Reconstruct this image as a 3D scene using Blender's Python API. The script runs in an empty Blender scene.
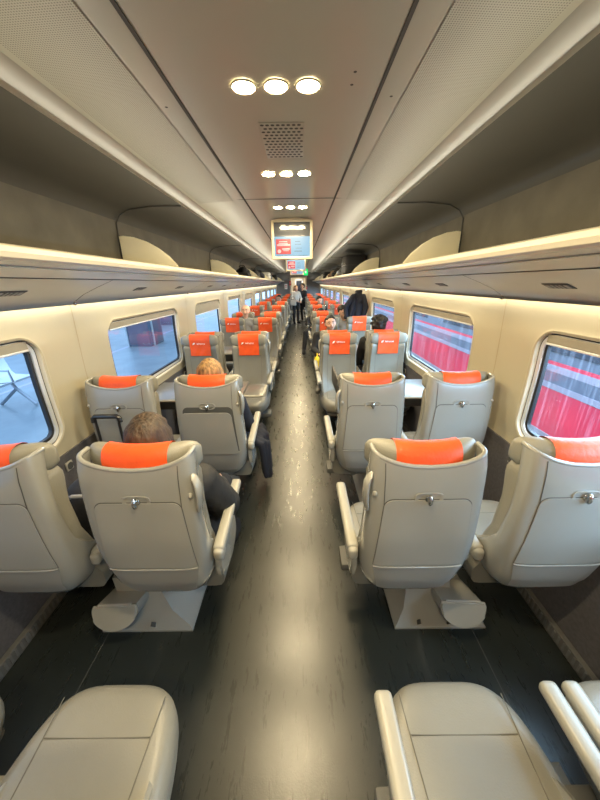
import bpy, bmesh, math, random
from mathutils import Vector, Matrix, Euler
random.seed(7)
SC = bpy.context.scene
COL = SC.collection
PI = math.pi

# ------------------------------------------------------------------ materials
def mat(name, col, rough=0.5, metal=0.0, spec=0.5, noise=0.0, nscale=8.0, bump=0.0, bscale=60.0,
        stretch=(1, 1, 1), emit=None, estr=0.0, coat=0.0, sheen=0.0):
    m = bpy.data.materials.new(name); m.use_nodes = True
    nt = m.node_tree; b = nt.nodes['Principled BSDF']
    b.inputs['Base Color'].default_value = (*col, 1)
    b.inputs['Roughness'].default_value = rough
    b.inputs['Metallic'].default_value = metal
    b.inputs['Specular IOR Level'].default_value = spec
    b.inputs['Coat Weight'].default_value = coat
    b.inputs['Sheen Weight'].default_value = sheen
    if emit:
        b.inputs['Emission Color'].default_value = (*emit, 1)
        b.inputs['Emission Strength'].default_value = estr
    tc = None
    if noise > 0 or bump > 0:
        tc = nt.nodes.new('ShaderNodeTexCoord')
        mp = nt.nodes.new('ShaderNodeMapping'); mp.inputs['Scale'].default_value = stretch
        nt.links.new(tc.outputs['Object'], mp.inputs['Vector'])
    if noise > 0:
        n = nt.nodes.new('ShaderNodeTexNoise'); n.inputs['Scale'].default_value = nscale
        n.inputs['Detail'].default_value = 5
        nt.links.new(mp.outputs[0], n.inputs['Vector'])
        r = nt.nodes.new('ShaderNodeValToRGB')
        r.color_ramp.elements[0].position = 0.3; r.color_ramp.elements[1].position = 0.7
        r.color_ramp.elements[0].color = (*[max(0, c * (1 - noise)) for c in col], 1)
        r.color_ramp.elements[1].color = (*[min(1, c * (1 + noise)) for c in col], 1)
        nt.links.new(n.outputs['Fac'], r.inputs['Fac'])
        nt.links.new(r.outputs['Color'], b.inputs['Base Color'])
    if bump > 0:
        n2 = nt.nodes.new('ShaderNodeTexNoise'); n2.inputs['Scale'].default_value = bscale
        n2.inputs['Detail'].default_value = 3
        nt.links.new(mp.outputs[0], n2.inputs['Vector'])
        bp = nt.nodes.new('ShaderNodeBump'); bp.inputs['Strength'].default_value = bump
        bp.inputs['Distance'].default_value = 0.01
        nt.links.new(n2.outputs['Fac'], bp.inputs['Height'])
        nt.links.new(bp.outputs[0], b.inputs['Normal'])
    return m

M = {}
M['shell'] = mat('shell_plastic', (0.27, 0.267, 0.243), 0.24, coat=0.5, noise=0.03, nscale=4)
M['shell_pocket'] = mat('shell_pocket', (0.25, 0.245, 0.225), 0.36, noise=0.03)
M['groove'] = mat('groove_dark', (0.06, 0.06, 0.055), 0.8)
M['leather'] = mat('seat_leather', (0.20, 0.19, 0.155), 0.42, noise=0.06, nscale=5, bump=0.12, bscale=220)
M['cushion'] = mat('cushion_leather', (0.205, 0.198, 0.17), 0.36, noise=0.06, nscale=4, bump=0.12, bscale=200)
M['headgrey'] = mat('headrest_leather', (0.235, 0.225, 0.185), 0.45, noise=0.05, bump=0.15, bscale=250)
M['orange'] = mat('orange_cover', (0.74, 0.078, 0.006), 0.5, noise=0.10, nscale=10, bump=0.3, bscale=35, sheen=0.1)
M['stitch'] = mat('stitching', (0.12, 0.115, 0.095), 0.8)
M['arm'] = mat('armrest_cream', (0.31, 0.30, 0.26), 0.34)
M['armdark'] = mat('armrest_hinge', (0.30, 0.28, 0.23), 0.4)
M['cast'] = mat('cast_base', (0.30, 0.295, 0.27), 0.42, noise=0.05)
M['under'] = mat('seat_underside', (0.10, 0.10, 0.095), 0.6)
M['chrome'] = mat('chrome', (0.62, 0.62, 0.6), 0.18, metal=1.0)
M['white'] = mat('white_print', (0.85, 0.83, 0.8), 0.6)
M['cream'] = mat('cream_wall', (0.41, 0.365, 0.255), 0.40, noise=0.05, nscale=1.6)
M['reveal'] = mat('window_surround', (0.58, 0.54, 0.43), 0.34, noise=0.03)
M['dado'] = mat('dado_carpet', (0.085, 0.08, 0.085), 0.9, noise=0.15, nscale=60, bump=0.2, bscale=300)
M['ceil'] = mat('ceiling_panel', (0.365, 0.355, 0.29), 0.28, noise=0.04, nscale=1.2)
M['panelseam'] = mat('wall_panel_seam', (0.33, 0.27, 0.17), 0.6)
M['grille'] = mat('heater_grille', (0.13, 0.13, 0.13), 0.5)
M['seam'] = mat('seam_dark', (0.05, 0.048, 0.045), 0.7)
M['lipstrip'] = mat('ceiling_edge_strip', (0.32, 0.305, 0.265), 0.28)
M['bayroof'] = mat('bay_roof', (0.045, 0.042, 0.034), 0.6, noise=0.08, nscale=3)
M['bayback'] = mat('bay_back', (0.105, 0.096, 0.076), 0.8, noise=0.18, nscale=5, bump=0.1, bscale=120)
M['rail'] = mat('rack_rail', (0.66, 0.62, 0.50), 0.32)
M['rackmetal'] = mat('rack_metal', (0.56, 0.56, 0.53), 0.25, metal=0.3, noise=0.10, nscale=5, stretch=(1, .3, 1))
M['rackpanel'] = mat('rack_panel', (0.50, 0.495, 0.46), 0.28, metal=0.3, noise=0.06, nscale=3)
M['fin'] = mat('divider_cream', (0.93, 0.87, 0.66), 0.45, noise=0.03)
M['led'] = mat('led_strip', (1, .9, .7), 0.5, emit=(1.0, 0.80, 0.48), estr=7.0)
M['spot'] = mat('spot_lens', (1, .9, .7), 0.5, emit=(1.0, 0.78, 0.45), estr=150.0)
M['ring'] = mat('spot_ring', (0.55, 0.5, 0.4), 0.3, metal=0.6)
M['alu'] = mat('window_aluminium', (0.72, 0.74, 0.74), 0.3, metal=0.5)
M['rubber'] = mat('rubber_black', (0.012, 0.012, 0.014), 0.5)
M['blind'] = mat('blind_grey', (0.27, 0.245, 0.19), 0.7, noise=0.05)
M['table'] = mat('table_top', (0.13, 0.125, 0.115), 0.30, noise=0.05)
M['tabledark'] = mat('table_side', (0.06, 0.058, 0.052), 0.5)
M['black'] = mat('black_fabric', (0.012, 0.012, 0.014), 0.85, bump=0.2, bscale=150)
M['blackgloss'] = mat('black_plastic', (0.015, 0.015, 0.016), 0.3)
M['navy'] = mat('navy_cloth', (0.012, 0.015, 0.028), 0.85, bump=0.3, bscale=25)
M['puffer'] = mat('puffer_grey', (0.020, 0.020, 0.021), 0.7, bump=1.0, bscale=14, noise=0.25)
M['greybag'] = mat('grey_fabric', (0.20, 0.21, 0.23), 0.85, bump=0.2, bscale=80)
M['whitebag'] = mat('white_fabric', (0.62, 0.60, 0.56), 0.8, bump=0.2, bscale=60)
M['brownbag'] = mat('brown_fabric', (0.16, 0.10, 0.06), 0.8, bump=0.2, bscale=60)
M['yellow'] = mat('yellow_fabric', (0.85, 0.66, 0.03), 0.6, bump=0.2, bscale=30)
M['skin'] = mat('skin', (0.72, 0.44, 0.33), 0.5, noise=0.05)
M['eye'] = mat('eye', (0.03, 0.02, 0.015), 0.2)
M['eyewhite'] = mat('eye_white', (0.8, 0.78, 0.75), 0.3)
M['lips'] = mat('lips', (0.45, 0.13, 0.11), 0.5)
def hairmat(n, c): return mat(n, c, 0.6, noise=0.75, nscale=13, bump=1.0, bscale=16, stretch=(4, 4, 0.5))
M['hairbrown'] = hairmat('hair_brown', (0.045, 0.027, 0.015))
M['hairblonde'] = hairmat('hair_blonde', (0.27, 0.15, 0.055))
M['hairblack'] = hairmat('hair_black', (0.012, 0.010, 0.009))
M['hairgrey'] = hairmat('hair_grey', (0.30, 0.27, 0.24))
M['platform'] = mat('platform_paving', (0.23, 0.265, 0.285), 0.35, noise=0.14, nscale=2, bump=0.05)
M['trackbed'] = mat('trackbed', (0.20, 0.22, 0.24), 0.9, noise=0.4, nscale=14)
M['steel'] = mat('bench_steel', (0.35, 0.37, 0.40), 0.3, metal=0.8)
M['kiosk'] = mat('kiosk_panel', (0.13, 0.17, 0.24), 0.4, noise=0.12, nscale=3)
M['kioskred'] = mat('kiosk_red', (0.15, 0.12, 0.17), 0.4, noise=0.1, nscale=3)
M['trainred'] = mat('train_red', (0.88, 0.03, 0.085), 0.35, noise=0.06, nscale=2)
M['trainlav'] = mat('train_stripe', (0.40, 0.38, 0.50), 0.35)
M['trainglass'] = mat('train_glass', (0.05, 0.06, 0.09), 0.12, noise=0.3, nscale=2)
M['traingrey'] = mat('train_grey', (0.15, 0.18, 0.26), 0.4, noise=0.12, nscale=2)
M['frameblk'] = mat('screen_frame', (0.60, 0.53, 0.38), 0.35)
M['scrgloss'] = mat('screen_gloss', (0.10, 0.11, 0.13), 0.08, spec=0.8)
M['scrblue'] = mat('screen_blue', (0.01, 0.03, 0.05), 0.3, emit=(0.22, 0.55, 0.88), estr=0.7)
M['scrred'] = mat('screen_red', (0.05, 0.002, 0.004), 0.3, emit=(0.62, 0.02, 0.05), estr=0.9)
M['scrpink'] = mat('screen_pink', (0.08, 0.05, 0.05), 0.3, emit=(0.95, 0.55, 0.55), estr=0.9)
M['scrdark'] = mat('screen_text', (0.02, 0.08, 0.2), 0.3)
M['green'] = mat('exit_green', (0.0, 0.4, 0.1), 0.4, emit=(0.0, 0.55, 0.14), estr=1.2)
M['greenw'] = mat('exit_white', (0.8, 0.9, 0.8), 0.4, emit=(0.8, 1, 0.85), estr=1.0)
M['endgrey'] = mat('end_wall_grey', (0.16, 0.16, 0.165), 0.5, noise=0.05)
M['endcream'] = mat('end_cream', (0.62, 0.55, 0.42), 0.45)
M['red'] = mat('sign_red', (0.65, 0.03, 0.03), 0.45)
M['plate'] = mat('number_plate', (0.07, 0.068, 0.062), 0.5)
M['platefig'] = mat('number_plate_print', (0.36, 0.35, 0.32), 0.5)

def floor_mat():
    m = bpy.data.materials.new('floor_vinyl'); m.use_nodes = True
    nt = m.node_tree; b = nt.nodes['Principled BSDF']; L = nt.links.new
    g = nt.nodes.new('ShaderNodeNewGeometry')
    n = nt.nodes.new('ShaderNodeTexNoise'); n.inputs['Scale'].default_value = 3.0; n.inputs['Detail'].default_value = 8
    L(g.outputs['Position'], n.inputs['Vector'])
    r = nt.nodes.new('ShaderNodeValToRGB')
    r.color_ramp.elements[0].position = .3; r.color_ramp.elements[1].position = .75
    r.color_ramp.elements[0].color = (0.013, 0.016, 0.015, 1); r.color_ramp.elements[1].color = (0.022, 0.026, 0.023, 1)
    L(n.outputs['Fac'], r.inputs['Fac'])
    # worn, greyer walking strip along the aisle
    sx = nt.nodes.new('ShaderNodeSeparateXYZ'); L(g.outputs['Position'], sx.inputs[0])
    ab = nt.nodes.new('ShaderNodeMath'); ab.operation = 'ABSOLUTE'; L(sx.outputs['X'], ab.inputs[0])
    mr = nt.nodes.new('ShaderNodeMapRange'); mr.interpolation_type = 'SMOOTHSTEP'
    mr.inputs['From Min'].default_value = 0.20; mr.inputs['From Max'].default_value = 0.46
    mr.inputs['To Min'].default_value = 1; mr.inputs['To Max'].default_value = 0
    L(ab.outputs[0], mr.inputs['Value'])
    mix = nt.nodes.new('ShaderNodeMix'); mix.data_type = 'RGBA'
    L(mr.outputs[0], mix.inputs['Factor']); L(r.outputs['Color'], mix.inputs['A'])
    mix.inputs['B'].default_value = (0.024, 0.024, 0.018, 1)
    # scuffs
    mp = nt.nodes.new('ShaderNodeMapping'); mp.inputs['Scale'].default_value = (14, 2.2, 1)
    mp.inputs['Rotation'].default_value = (0, 0, 0.5)
    L(g.outputs['Position'], mp.inputs['Vector'])
    n2 = nt.nodes.new('ShaderNodeTexNoise'); n2.inputs['Scale'].default_value = 2.0; n2.inputs['Detail'].default_value = 4
    n2.inputs['Roughness'].default_value = .7
    L(mp.outputs[0], n2.inputs['Vector'])
    r2 = nt.nodes.new('ShaderNodeMapRange'); r2.inputs['From Min'].default_value = .35; r2.inputs['From Max'].default_value = .7
    r2.inputs['To Min'].default_value = 0.265; r2.inputs['To Max'].default_value = 0.315
    L(n2.outputs['Fac'], r2.inputs['Value'])
    # thin welded seams at |x| = 0.34 .. painted groove of the vinyl sheet
    sb = nt.nodes.new('ShaderNodeMath'); sb.operation = 'SUBTRACT'; sb.inputs[1].default_value = 0.98; L(ab.outputs[0], sb.inputs[0])
    ab2 = nt.nodes.new('ShaderNodeMath'); ab2.operation = 'ABSOLUTE'; L(sb.outputs[0], ab2.inputs[0])
    lt = nt.nodes.new('ShaderNodeMath'); lt.operation = 'LESS_THAN'; lt.inputs[1].default_value = 0.0022; L(ab2.outputs[0], lt.inputs[0])
    mix2 = nt.nodes.new('ShaderNodeMix'); mix2.data_type = 'RGBA'
    L(lt.outputs[0], mix2.inputs['Factor']); L(mix.outputs['Result'], mix2.inputs['A'])
    mix2.inputs['B'].default_value = (0.075, 0.075, 0.07, 1)
    L(mix2.outputs['Result'], b.inputs['Base Color'])
    L(r2.outputs[0], b.inputs['Roughness'])
    b.inputs['Specular IOR Level'].default_value = 0.6
    n3 = nt.nodes.new('ShaderNodeTexNoise'); n3.inputs['Scale'].default_value = 160; L(g.outputs['Position'], n3.inputs['Vector'])
    bp = nt.nodes.new('ShaderNodeBump'); bp.inputs['Strength'].default_value = .09; bp.inputs['Distance'].default_value = .004
    L(n3.outputs['Fac'], bp.inputs['Height']); L(bp.outputs[0], b.inputs['Normal'])
    return m
M['floor'] = floor_mat()

def perf_mat():
    m = mat('ceiling_perforated', (0.33, 0.30, 0.26), 0.4)
    nt = m.node_tree; b = nt.nodes['Principled BSDF']; L = nt.links.new
    g = nt.nodes.new('ShaderNodeNewGeometry')
    mp = nt.nodes.new('ShaderNodeMapping'); mp.inputs['Scale'].default_value = (1, 1, 0); L(g.outputs['Position'], mp.inputs['Vector'])
    v = nt.nodes.new('ShaderNodeTexVoronoi'); v.inputs['Scale'].default_value = 140; v.inputs['Randomness'].default_value = 0.0
    L(mp.outputs[0], v.inputs['Vector'])
    r = nt.nodes.new('ShaderNodeValToRGB')
    r.color_ramp.elements[0].position = .22; r.color_ramp.elements[1].position = .34
    r.color_ramp.elements[0].color = (0.15, 0.143, 0.125, 1); r.color_ramp.elements[1].color = (0.385, 0.373, 0.305, 1)
    L(v.outputs['Distance'], r.inputs['Fac']); L(r.outputs['Color'], b.inputs['Base Color'])
    return m
M['perf'] = perf_mat()

def glass_mat(name, streaks):
    m = bpy.data.materials.new(name); m.use_nodes = True
    nt = m.node_tree; nt.nodes.clear(); L = nt.links.new
    out = nt.nodes.new('ShaderNodeOutputMaterial')
    tr = nt.nodes.new('ShaderNodeBsdfTransparent'); tr.inputs['Color'].default_value = (0.86, 0.93, 0.97, 1)
    gl = nt.nodes.new('ShaderNodeBsdfGlossy'); gl.inputs['Roughness'].default_value = 0.03
    mx = nt.nodes.new('ShaderNodeMixShader')
    fr = nt.nodes.new('ShaderNodeFresnel'); fr.inputs['IOR'].default_value = 1.3
    fm = nt.nodes.new('ShaderNodeMath'); fm.operation = 'MULTIPLY'; fm.inputs[1].default_value = .14; L(fr.outputs[0], fm.inputs[0])
    L(fm.outputs[0], mx.inputs[0]); L(tr.outputs[0], mx.inputs[1]); L(gl.outputs[0], mx.inputs[2])
    last = mx
    if streaks:
        g = nt.nodes.new('ShaderNodeNewGeometry')
        mp = nt.nodes.new('ShaderNodeMapping'); mp.inputs['Scale'].default_value = (1, 34, 1.1); L(g.outputs['Position'], mp.inputs['Vector'])
        n = nt.nodes.new('ShaderNodeTexNoise'); n.inputs['Scale'].default_value = 1.6; n.inputs['Detail'].default_value = 6
        L(mp.outputs[0], n.inputs['Vector'])
        r = nt.nodes.new('ShaderNodeMapRange'); r.inputs['From Min'].default_value = .50; r.inputs['From Max'].default_value = .72
        r.inputs['To Min'].default_value = .01; r.inputs['To Max'].default_value = .055
        L(n.outputs['Fac'], r.inputs['Value'])
        df = nt.nodes.new('ShaderNodeBsdfTranslucent'); df.inputs['Color'].default_value = (.75, .78, .9, 1)
        m2 = nt.nodes.new('ShaderNodeMixShader')
        L(r.outputs[0], m2.inputs[0]); L(mx.outputs[0], m2.inputs[1]); L(df.outputs[0], m2.inputs[2])
        last = m2
    L(last.outputs[0], out.inputs['Surface'])
    return m
M['glass'] = glass_mat('window_glass', False)
M['glasswet'] = glass_mat('window_glass_wet', True)

# ------------------------------------------------------------------ mesh helpers
class MB:
    def __init__(s): s.bm = bmesh.new()
    def verts(s, pts): return [s.bm.verts.new(p) for p in pts]
    def face(s, vs):
        try: return s.bm.faces.new(vs)
        except ValueError: return None
    def quad(s, a, b, c, d): return s.face(s.verts([a, b, c, d]))
    def box(s, c, size, bev=0.0, rot=None, seg=2):
        t = bmesh.new(); bmesh.ops.create_cube(t, size=1.0)
        bmesh.ops.scale(t, vec=Vector(size), verts=t.verts)
        if bev > 0:
            bmesh.ops.bevel(t, geom=list(t.edges), offset=min(bev, min(size) * .49), segments=seg, affect='EDGES', profile=0.5)
        mt = Matrix.Translation(Vector(c))
        if rot: mt = mt @ Euler(rot).to_matrix().to_4x4()
        bmesh.ops.transform(t, matrix=mt, verts=t.verts)
        s.merge(t); return s
    def merge(s, t):
        mp = {v: s.bm.verts.new(v.co) for v in t.verts}
        for f in t.faces:
            nf = s.face([mp[v] for v in f.verts])
            if nf: nf.smooth = f.smooth
        t.free()
    def loft(s, rings, closed=True, cap0=False, cap1=False):
        R = [s.verts(r) for r in rings]; n = len(R[0])
        for a, b in zip(R, R[1:]):
            for i in range(n if closed else n - 1):
                j = (i + 1) % n
                s.face([a[i], a[j], b[j], b[i]])
        if cap0: s.face(list(reversed(R[0])))
        if cap1: s.face(R[-1])
        return R
    def tube(s, pts, r, seg=10, caps=True):
        pts = [Vector(p) for p in pts]; rings = []
        rs = r if isinstance(r, (list, tuple)) else [r] * len(pts)
        up = None
        for i, p in enumerate(pts):
            t = (pts[min(i + 1, len(pts) - 1)] - pts[max(i - 1, 0)]).normalized()
            if up is None:
                up = Vector((0, 0, 1)) if abs(t.z) < .9 else Vector((0, 1, 0))
            x = t.cross(up).normalized(); u = x.cross(t).normalized(); up = u
            rings.append([p + (x * math.cos(2 * PI * k / seg) + u * math.sin(2 * PI * k / seg)) * rs[i] for k in range(seg)])
        s.loft(rings, True, caps, caps); return s
    def capsule(s, p0, r0, p1=None, r1=None, seg=12):
        p0 = Vector(p0); p1 = Vector(p1) if p1 is not None else p0 + Vector((0, 0, 1e-4)); r1 = r0 if r1 is None else r1
        d = p1 - p0; L = max(d.length, 1e-5); t = d / L
        up = Vector((0, 0, 1)) if abs(t.z) < .9 else Vector((0, 1, 0))
        x = t.cross(up).normalized(); u = x.cross(t).normalized()
        rings = []
        for k in range(1, 6):
            a = -PI / 2 + k * PI / 2 / 5
            rings.append((p0 + t * (math.sin(a) * r0), r0 * math.cos(a)))
        for k in range(0, 5):
            a = k * PI / 2 / 5
            rings.append((p1 + t * (math.sin(a) * r1), r1 * math.cos(a)))
        RR = [[c + (x * math.cos(2 * PI * q / seg) + u * math.sin(2 * PI * q / seg)) * rr for q in range(seg)] for c, rr in rings]
        s.loft(RR, True, True, True); return s
    def ellipsoid(s, c, rad, seg=16, rot=None):
        t = bmesh.new(); bmesh.ops.create_uvsphere(t, u_segments=seg, v_segments=seg // 2 + 2, radius=1)
        mt = Matrix.Translation(Vector(c))
        if rot: mt = mt @ Euler(rot).to_matrix().to_4x4()
        mt = mt @ Matrix.Diagonal((*rad, 1))
        bmesh.ops.transform(t, matrix=mt, verts=t.verts); s.merge(t); return s
    def disc(s, c, r, seg=20, normal='z', flip=False):
        pts = []
        for k in range(seg):
            a = 2 * PI * k / seg * (-1 if flip else 1); ca, sa = r * math.cos(a), r * math.sin(a)
            pts.append({'z': (c[0] + ca, c[1] + sa, c[2]), 'y': (c[0] + ca, c[1], c[2] + sa), 'x': (c[0], c[1] + ca, c[2] + sa)}[normal])
        s.face(s.verts(pts)); return s
    def prism(s, poly, axis, a, b):
        """extrude 2D polygon along axis from a to b"""
        def P(p, t):
            return {'x': (t, p[0], p[1]), 'y': (p[0], t, p[1]), 'z': (p[0], p[1], t)}[axis]
        s.loft([[P(p, a) for p in poly], [P(p, b) for p in poly]], True, True, True); return s
    def mesh(s, name, m, smooth=True, fix=True, angle=40):
        if fix: bmesh.ops.recalc_face_normals(s.bm, faces=list(s.bm.faces))
        me = bpy.data.meshes.new(name); s.bm.to_mesh(me); s.bm.free()
        if m: me.materials.append(m)
        if smooth:
            for p in me.polygons: p.use_smooth = True
            try: me.set_sharp_from_angle(angle=math.radians(angle))
            except Exception: pass
        return me

def link(name, me, parent=None, loc=(0, 0, 0), rot=(0, 0, 0)):
    o = bpy.data.objects.new(name, me); COL.objects.link(o)
    o.location = loc; o.rotation_euler = rot
    if parent: o.parent = parent
    return o
def part(name, mb, m, parent=None, smooth=True, label=None, angle=40, loc=(0, 0, 0), rot=(0, 0, 0)):
    o = link(name, mb.mesh(name, m, smooth, angle=angle), parent, loc, rot)
    if label: o['label'] = label
    return o
def tag(o, label=None, cat=None, group=None, kind=None):
    if label: o['label'] = label
    if cat: o['category'] = cat
    if group: o['group'] = group
    if kind: o['kind'] = kind
    return o
def thing(name, label, cat, loc=(0, 0, 0), rz=0, group=None):
    o = bpy.data.objects.new(name, None); COL.objects.link(o)
    o.empty_display_size = .1
    o.location = loc; o.rotation_euler = (0, 0, rz)
    return tag(o, label, cat, group)
def struct(name, mb, m, smooth=False, label=None):
    o = part(name, mb, m, None, smooth); o['kind'] = 'structure'
    if label: o['label'] = label
    return o
def copy_tree(o, parent=None):
    c = o.copy(); COL.objects.link(c); c.parent = parent
    for ch in list(o.children): copy_tree(ch, c)
    return c
def interp(tab, z):
    if z <= tab[0][0]: return tab[0][1]
    for (a, va), (b, vb) in zip(tab, tab[1:]):
        if z <= b:
            t = (z - a) / (b - a); t = t * t * (3 - 2 * t) * .5 + t * .5
            return va + (vb - va) * t
    return tab[-1][1]
_tc = {}
def text_mesh(name, body, size, m, extrude=0.0006):
    cu = bpy.data.curves.new(name, 'FONT'); cu.body = body; cu.size = size; cu.extrude = extrude
    cu.align_x = 'CENTER'; cu.align_y = 'CENTER'
    o = bpy.data.objects.new(name, cu); COL.objects.link(o)
    dg = bpy.context.evaluated_depsgraph_get()
    me = bpy.data.meshes.new_from_object(o.evaluated_get(dg)); me.name = name
    bpy.data.objects.remove(o); bpy.data.curves.remove(cu)
    me.materials.clear(); me.materials.append(m)
    return me
def remeshed(name, mb, m, voxel, smooth=4, parent=None):
    """fuse overlapping capsules into one continuous skin"""
    o = link(name, mb.mesh(name, m))
    md = o.modifiers.new('r', 'REMESH'); md.mode = 'VOXEL'; md.voxel_size = voxel; md.use_smooth_shade = True
    sm = o.modifiers.new('s', 'SMOOTH'); sm.iterations = smooth; sm.factor = .5
    dg = bpy.context.evaluated_depsgraph_get()
    me = bpy.data.meshes.new_from_object(o.evaluated_get(dg)); me.name = name
    old = o.data; o.modifiers.clear(); o.data = me; bpy.data.meshes.remove(old)
    if not me.materials: me.materials.append(m)
    for p in me.polygons: p.use_smooth = True
    if parent: o.parent = parent
    return o

# ------------------------------------------------------------------ dimensions
Y0, Y1 = -2.135, 20.745
PITCH = 2.08
BAYS = range(-1, 10)
def wallx(z):
    return interp([(0, 1.40), (.765, 1.425), (1.2, 1.425), (1.66, 1.405)], z)

# ------------------------------------------------------------------ shell of the carriage
fl = MB(); fl.box((0, (Y0 + Y1) / 2, -.03), (3.0, Y1 - Y0 + .1, .06)); struct('floor', fl, M['floor'])

WZ0, WZ1 = .845, 1.49
def rr_dist(ang, hw, hh, r):
    c, s_ = math.cos(ang), math.sin(ang); lo, hi = 0, 3
    for _ in range(40):
        mid = (lo + hi) / 2; x, y = abs(c * mid), abs(s_ * mid)
        dx, dy = max(x - (hw - r), 0), max(y - (hh - r), 0)
        inside = x <= hw and y <= hh and math.hypot(dx, dy) <= r
        if inside: lo = mid
        else: hi = mid
    return lo
HW, HH = .715, (WZ1 - WZ0) / 2
CZ = (WZ0 + WZ1) / 2
WBOT, WTOP = .765, 1.66
def angles():
    A = [2 * PI * k / 72 for k in range(72)]
    for sy in (-1, 1):
        for zc in (WBOT, WTOP): A.append(math.atan2(zc - CZ, sy * PITCH / 2) % (2 * PI))
    # denser in the corner zone
    for q in (math.atan2(HH, HW), PI - math.atan2(HH, HW), PI + math.atan2(HH, HW), 2 * PI - math.atan2(HH, HW)):
        for k in range(-6, 7): A.append((q + k * .025) % (2 * PI))
    return sorted(set(round(a, 5) for a in A))
ANG = angles()
def ring_pts(side, yc, inset, out, r):
    pts = []
    for a in ANG:
        d = rr_dist(a, HW - inset, HH - inset, max(r - inset, .02))
        y, z = yc + d * math.cos(a), CZ + d * math.sin(a)
        pts.append((side * (wallx(z) + out), y, z))
    return pts
def outer_pts(side, yc):
    pts = []
    for a in ANG:
        c, s_ = math.cos(a), math.sin(a)
        t = min((PITCH / 2 / abs(c)) if abs(c) > 1e-9 else 9, ((WTOP - CZ) / s_) if s_ > 1e-9 else ((WBOT - CZ) / s_ if s_ < -1e-9 else 9))
        y, z = yc + t * c, CZ + t * s_
        pts.append((side * wallx(z), y, z))
    return pts
wn = 0
for side, sname in ((-1, 'left'), (1, 'right')):
    w = MB(); low = MB(); seams = MB()
    w.bm.verts.ensure_lookup_table()
    for k in BAYS:
        yc = .985 + PITCH * k
        w.loft([outer_pts(side, yc), ring_pts(side, yc, -.03, 0, .13), ring_pts(side, yc, -.012, -.008, .13), ring_pts(side, yc, 0, -.004, .12)])
        ye = yc + PITCH / 2
        zz = [.78, .9, 1.0, 1.1, 1.2, 1.3, 1.4, 1.5, 1.6, 1.655]
        seams.loft([[(side * (wallx(z) - .0015), ye - .003, z) for z in zz], [(side * (wallx(z) - .0015), ye + .003, z) for z in zz]], False)
    struct('wall_' + sname, w, M['cream'], True)
    # dark lower lining
    for (za, zb) in ((0, .765),):
        low.quad((side * wallx(za), Y0, za), (side * wallx(za), Y1, za), (side * wallx(zb), Y1, zb), (side * wallx(zb), Y0, zb))
    low.quad((side * (wallx(.765) - .012), Y0, .765), (side * (wallx(.765) - .012), Y1, .765), (side * (wallx(.765) + .02), Y1, .765), (side * (wallx(.765) + .02), Y0, .765))
    low.quad((side * (wallx(.765) - .012), Y0, .765), (side * (wallx(.765) - .012), Y1, .765), (side * (wallx(.70)), Y1, .70), (side * (wallx(.70)), Y0, .70))
    o = struct('wall_' + sname + '_lower', low, M['dado'])
    struct('trim_%d' % (1 if side < 0 else 2), seams, M['panelseam'])
    # heater grille along the floor edge
    b = MB(); b.box((side * 1.385, (Y0 + Y1) / 2, .035), (.03, Y1 - Y0, .07), .004)
    struct('baseboard_' + sname, b, M['under'])
    g = MB()
    y = Y0 + .05
    while y < 7:
        g.box((side * 1.368, y, .04), (.006, .012, .045)); y += .03
    struct('trim_%d' % (3 if side < 0 else 4), g, M['grille'])
    for k in BAYS:
        wn += 1
        yc = .985 + PITCH * k
        e = bpy.data.objects.new('window_%d' % wn, None); COL.objects.link(e); e['kind'] = 'structure'
        e.location = (side * 1.42, yc, WZ0)
        def loc(mb):
            bmesh.ops.translate(mb.bm, vec=(-side * 1.42, -yc, -WZ0), verts=mb.bm.verts); return mb
        R_ = .10
        s1 = MB(); s1.loft([ring_pts(side, yc, 0, -.004, .12), ring_pts(side, yc, .004, .002, R_), ring_pts(side, yc, .007, .018, R_)])
        part('surround', loc(s1), M['reveal'], e)
        s0 = MB(); s0.loft([ring_pts(side, yc, .0065, .017, R_), ring_pts(side, yc, .013, .019, R_)])
        part('seal', loc(s0), M['rubber'], e)
        s2 = MB(); s2.loft([ring_pts(side, yc, .012, .020, R_), ring_pts(side, yc, .015, .014, R_), ring_pts(side, yc, .034, .018, R_), ring_pts(side, yc, .036, .030, R_)])
        part('window_frame', loc(s2), M['alu'], e)
        s3 = MB(); s3.loft([ring_pts(side, yc, .035, .026, R_), ring_pts(side, yc, .037, .024, R_), ring_pts(side, yc, .052, .026, R_), ring_pts(side, yc, .054, .046, R_)])
        part('gasket', loc(s3), M['rubber'], e)
        s4 = MB(); s4.face(s4.verts(ring_pts(side, yc, .044, .040, R_)))
        part('pane', loc(s4), M['glass'] if side < 0 else M['glasswet'], e, False)
        # roller blind rolled up behind the top edge
        drop = .05 if k not in (2, 4) else (.14 if side < 0 else .07)
        s5 = MB(); s5.box((side * (wallx(1.44) + .013), yc, WZ1 - .016 - drop / 2), (.008, 2 * HW - .11, drop), .003)
        bl = part('blind', loc(s5), M['blind'], e)
        s6 = MB(); s6.box((side * (wallx(1.44) + .012), yc, WZ1 - .016 - drop), (.014, 2 * HW - .11, .012), .004)
        part('blind_bar', loc(s6), M['alu'], bl)
# sockets under the windows
for side in (-1, 1):
    for k in range(0, 3):
        y = 2.02 + PITCH * k - .38
        t = thing('power_socket', ('pale power socket in the dark lining by the %s wall, %s window from the camera' % ('left' if side < 0 else 'right', ('first', 'second', 'third')[k])), 'socket', (side * 1.413, y, .68))
        m1 = MB(); m1.box((0, 0, 0), (.012, .055, .06), .006); part('plate', m1, M['arm'], t)
        m2 = MB(); m2.disc((-side * .0075, 0, 0), .024, normal='x'); part('recess', m2, M['groove'], t, False)

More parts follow.
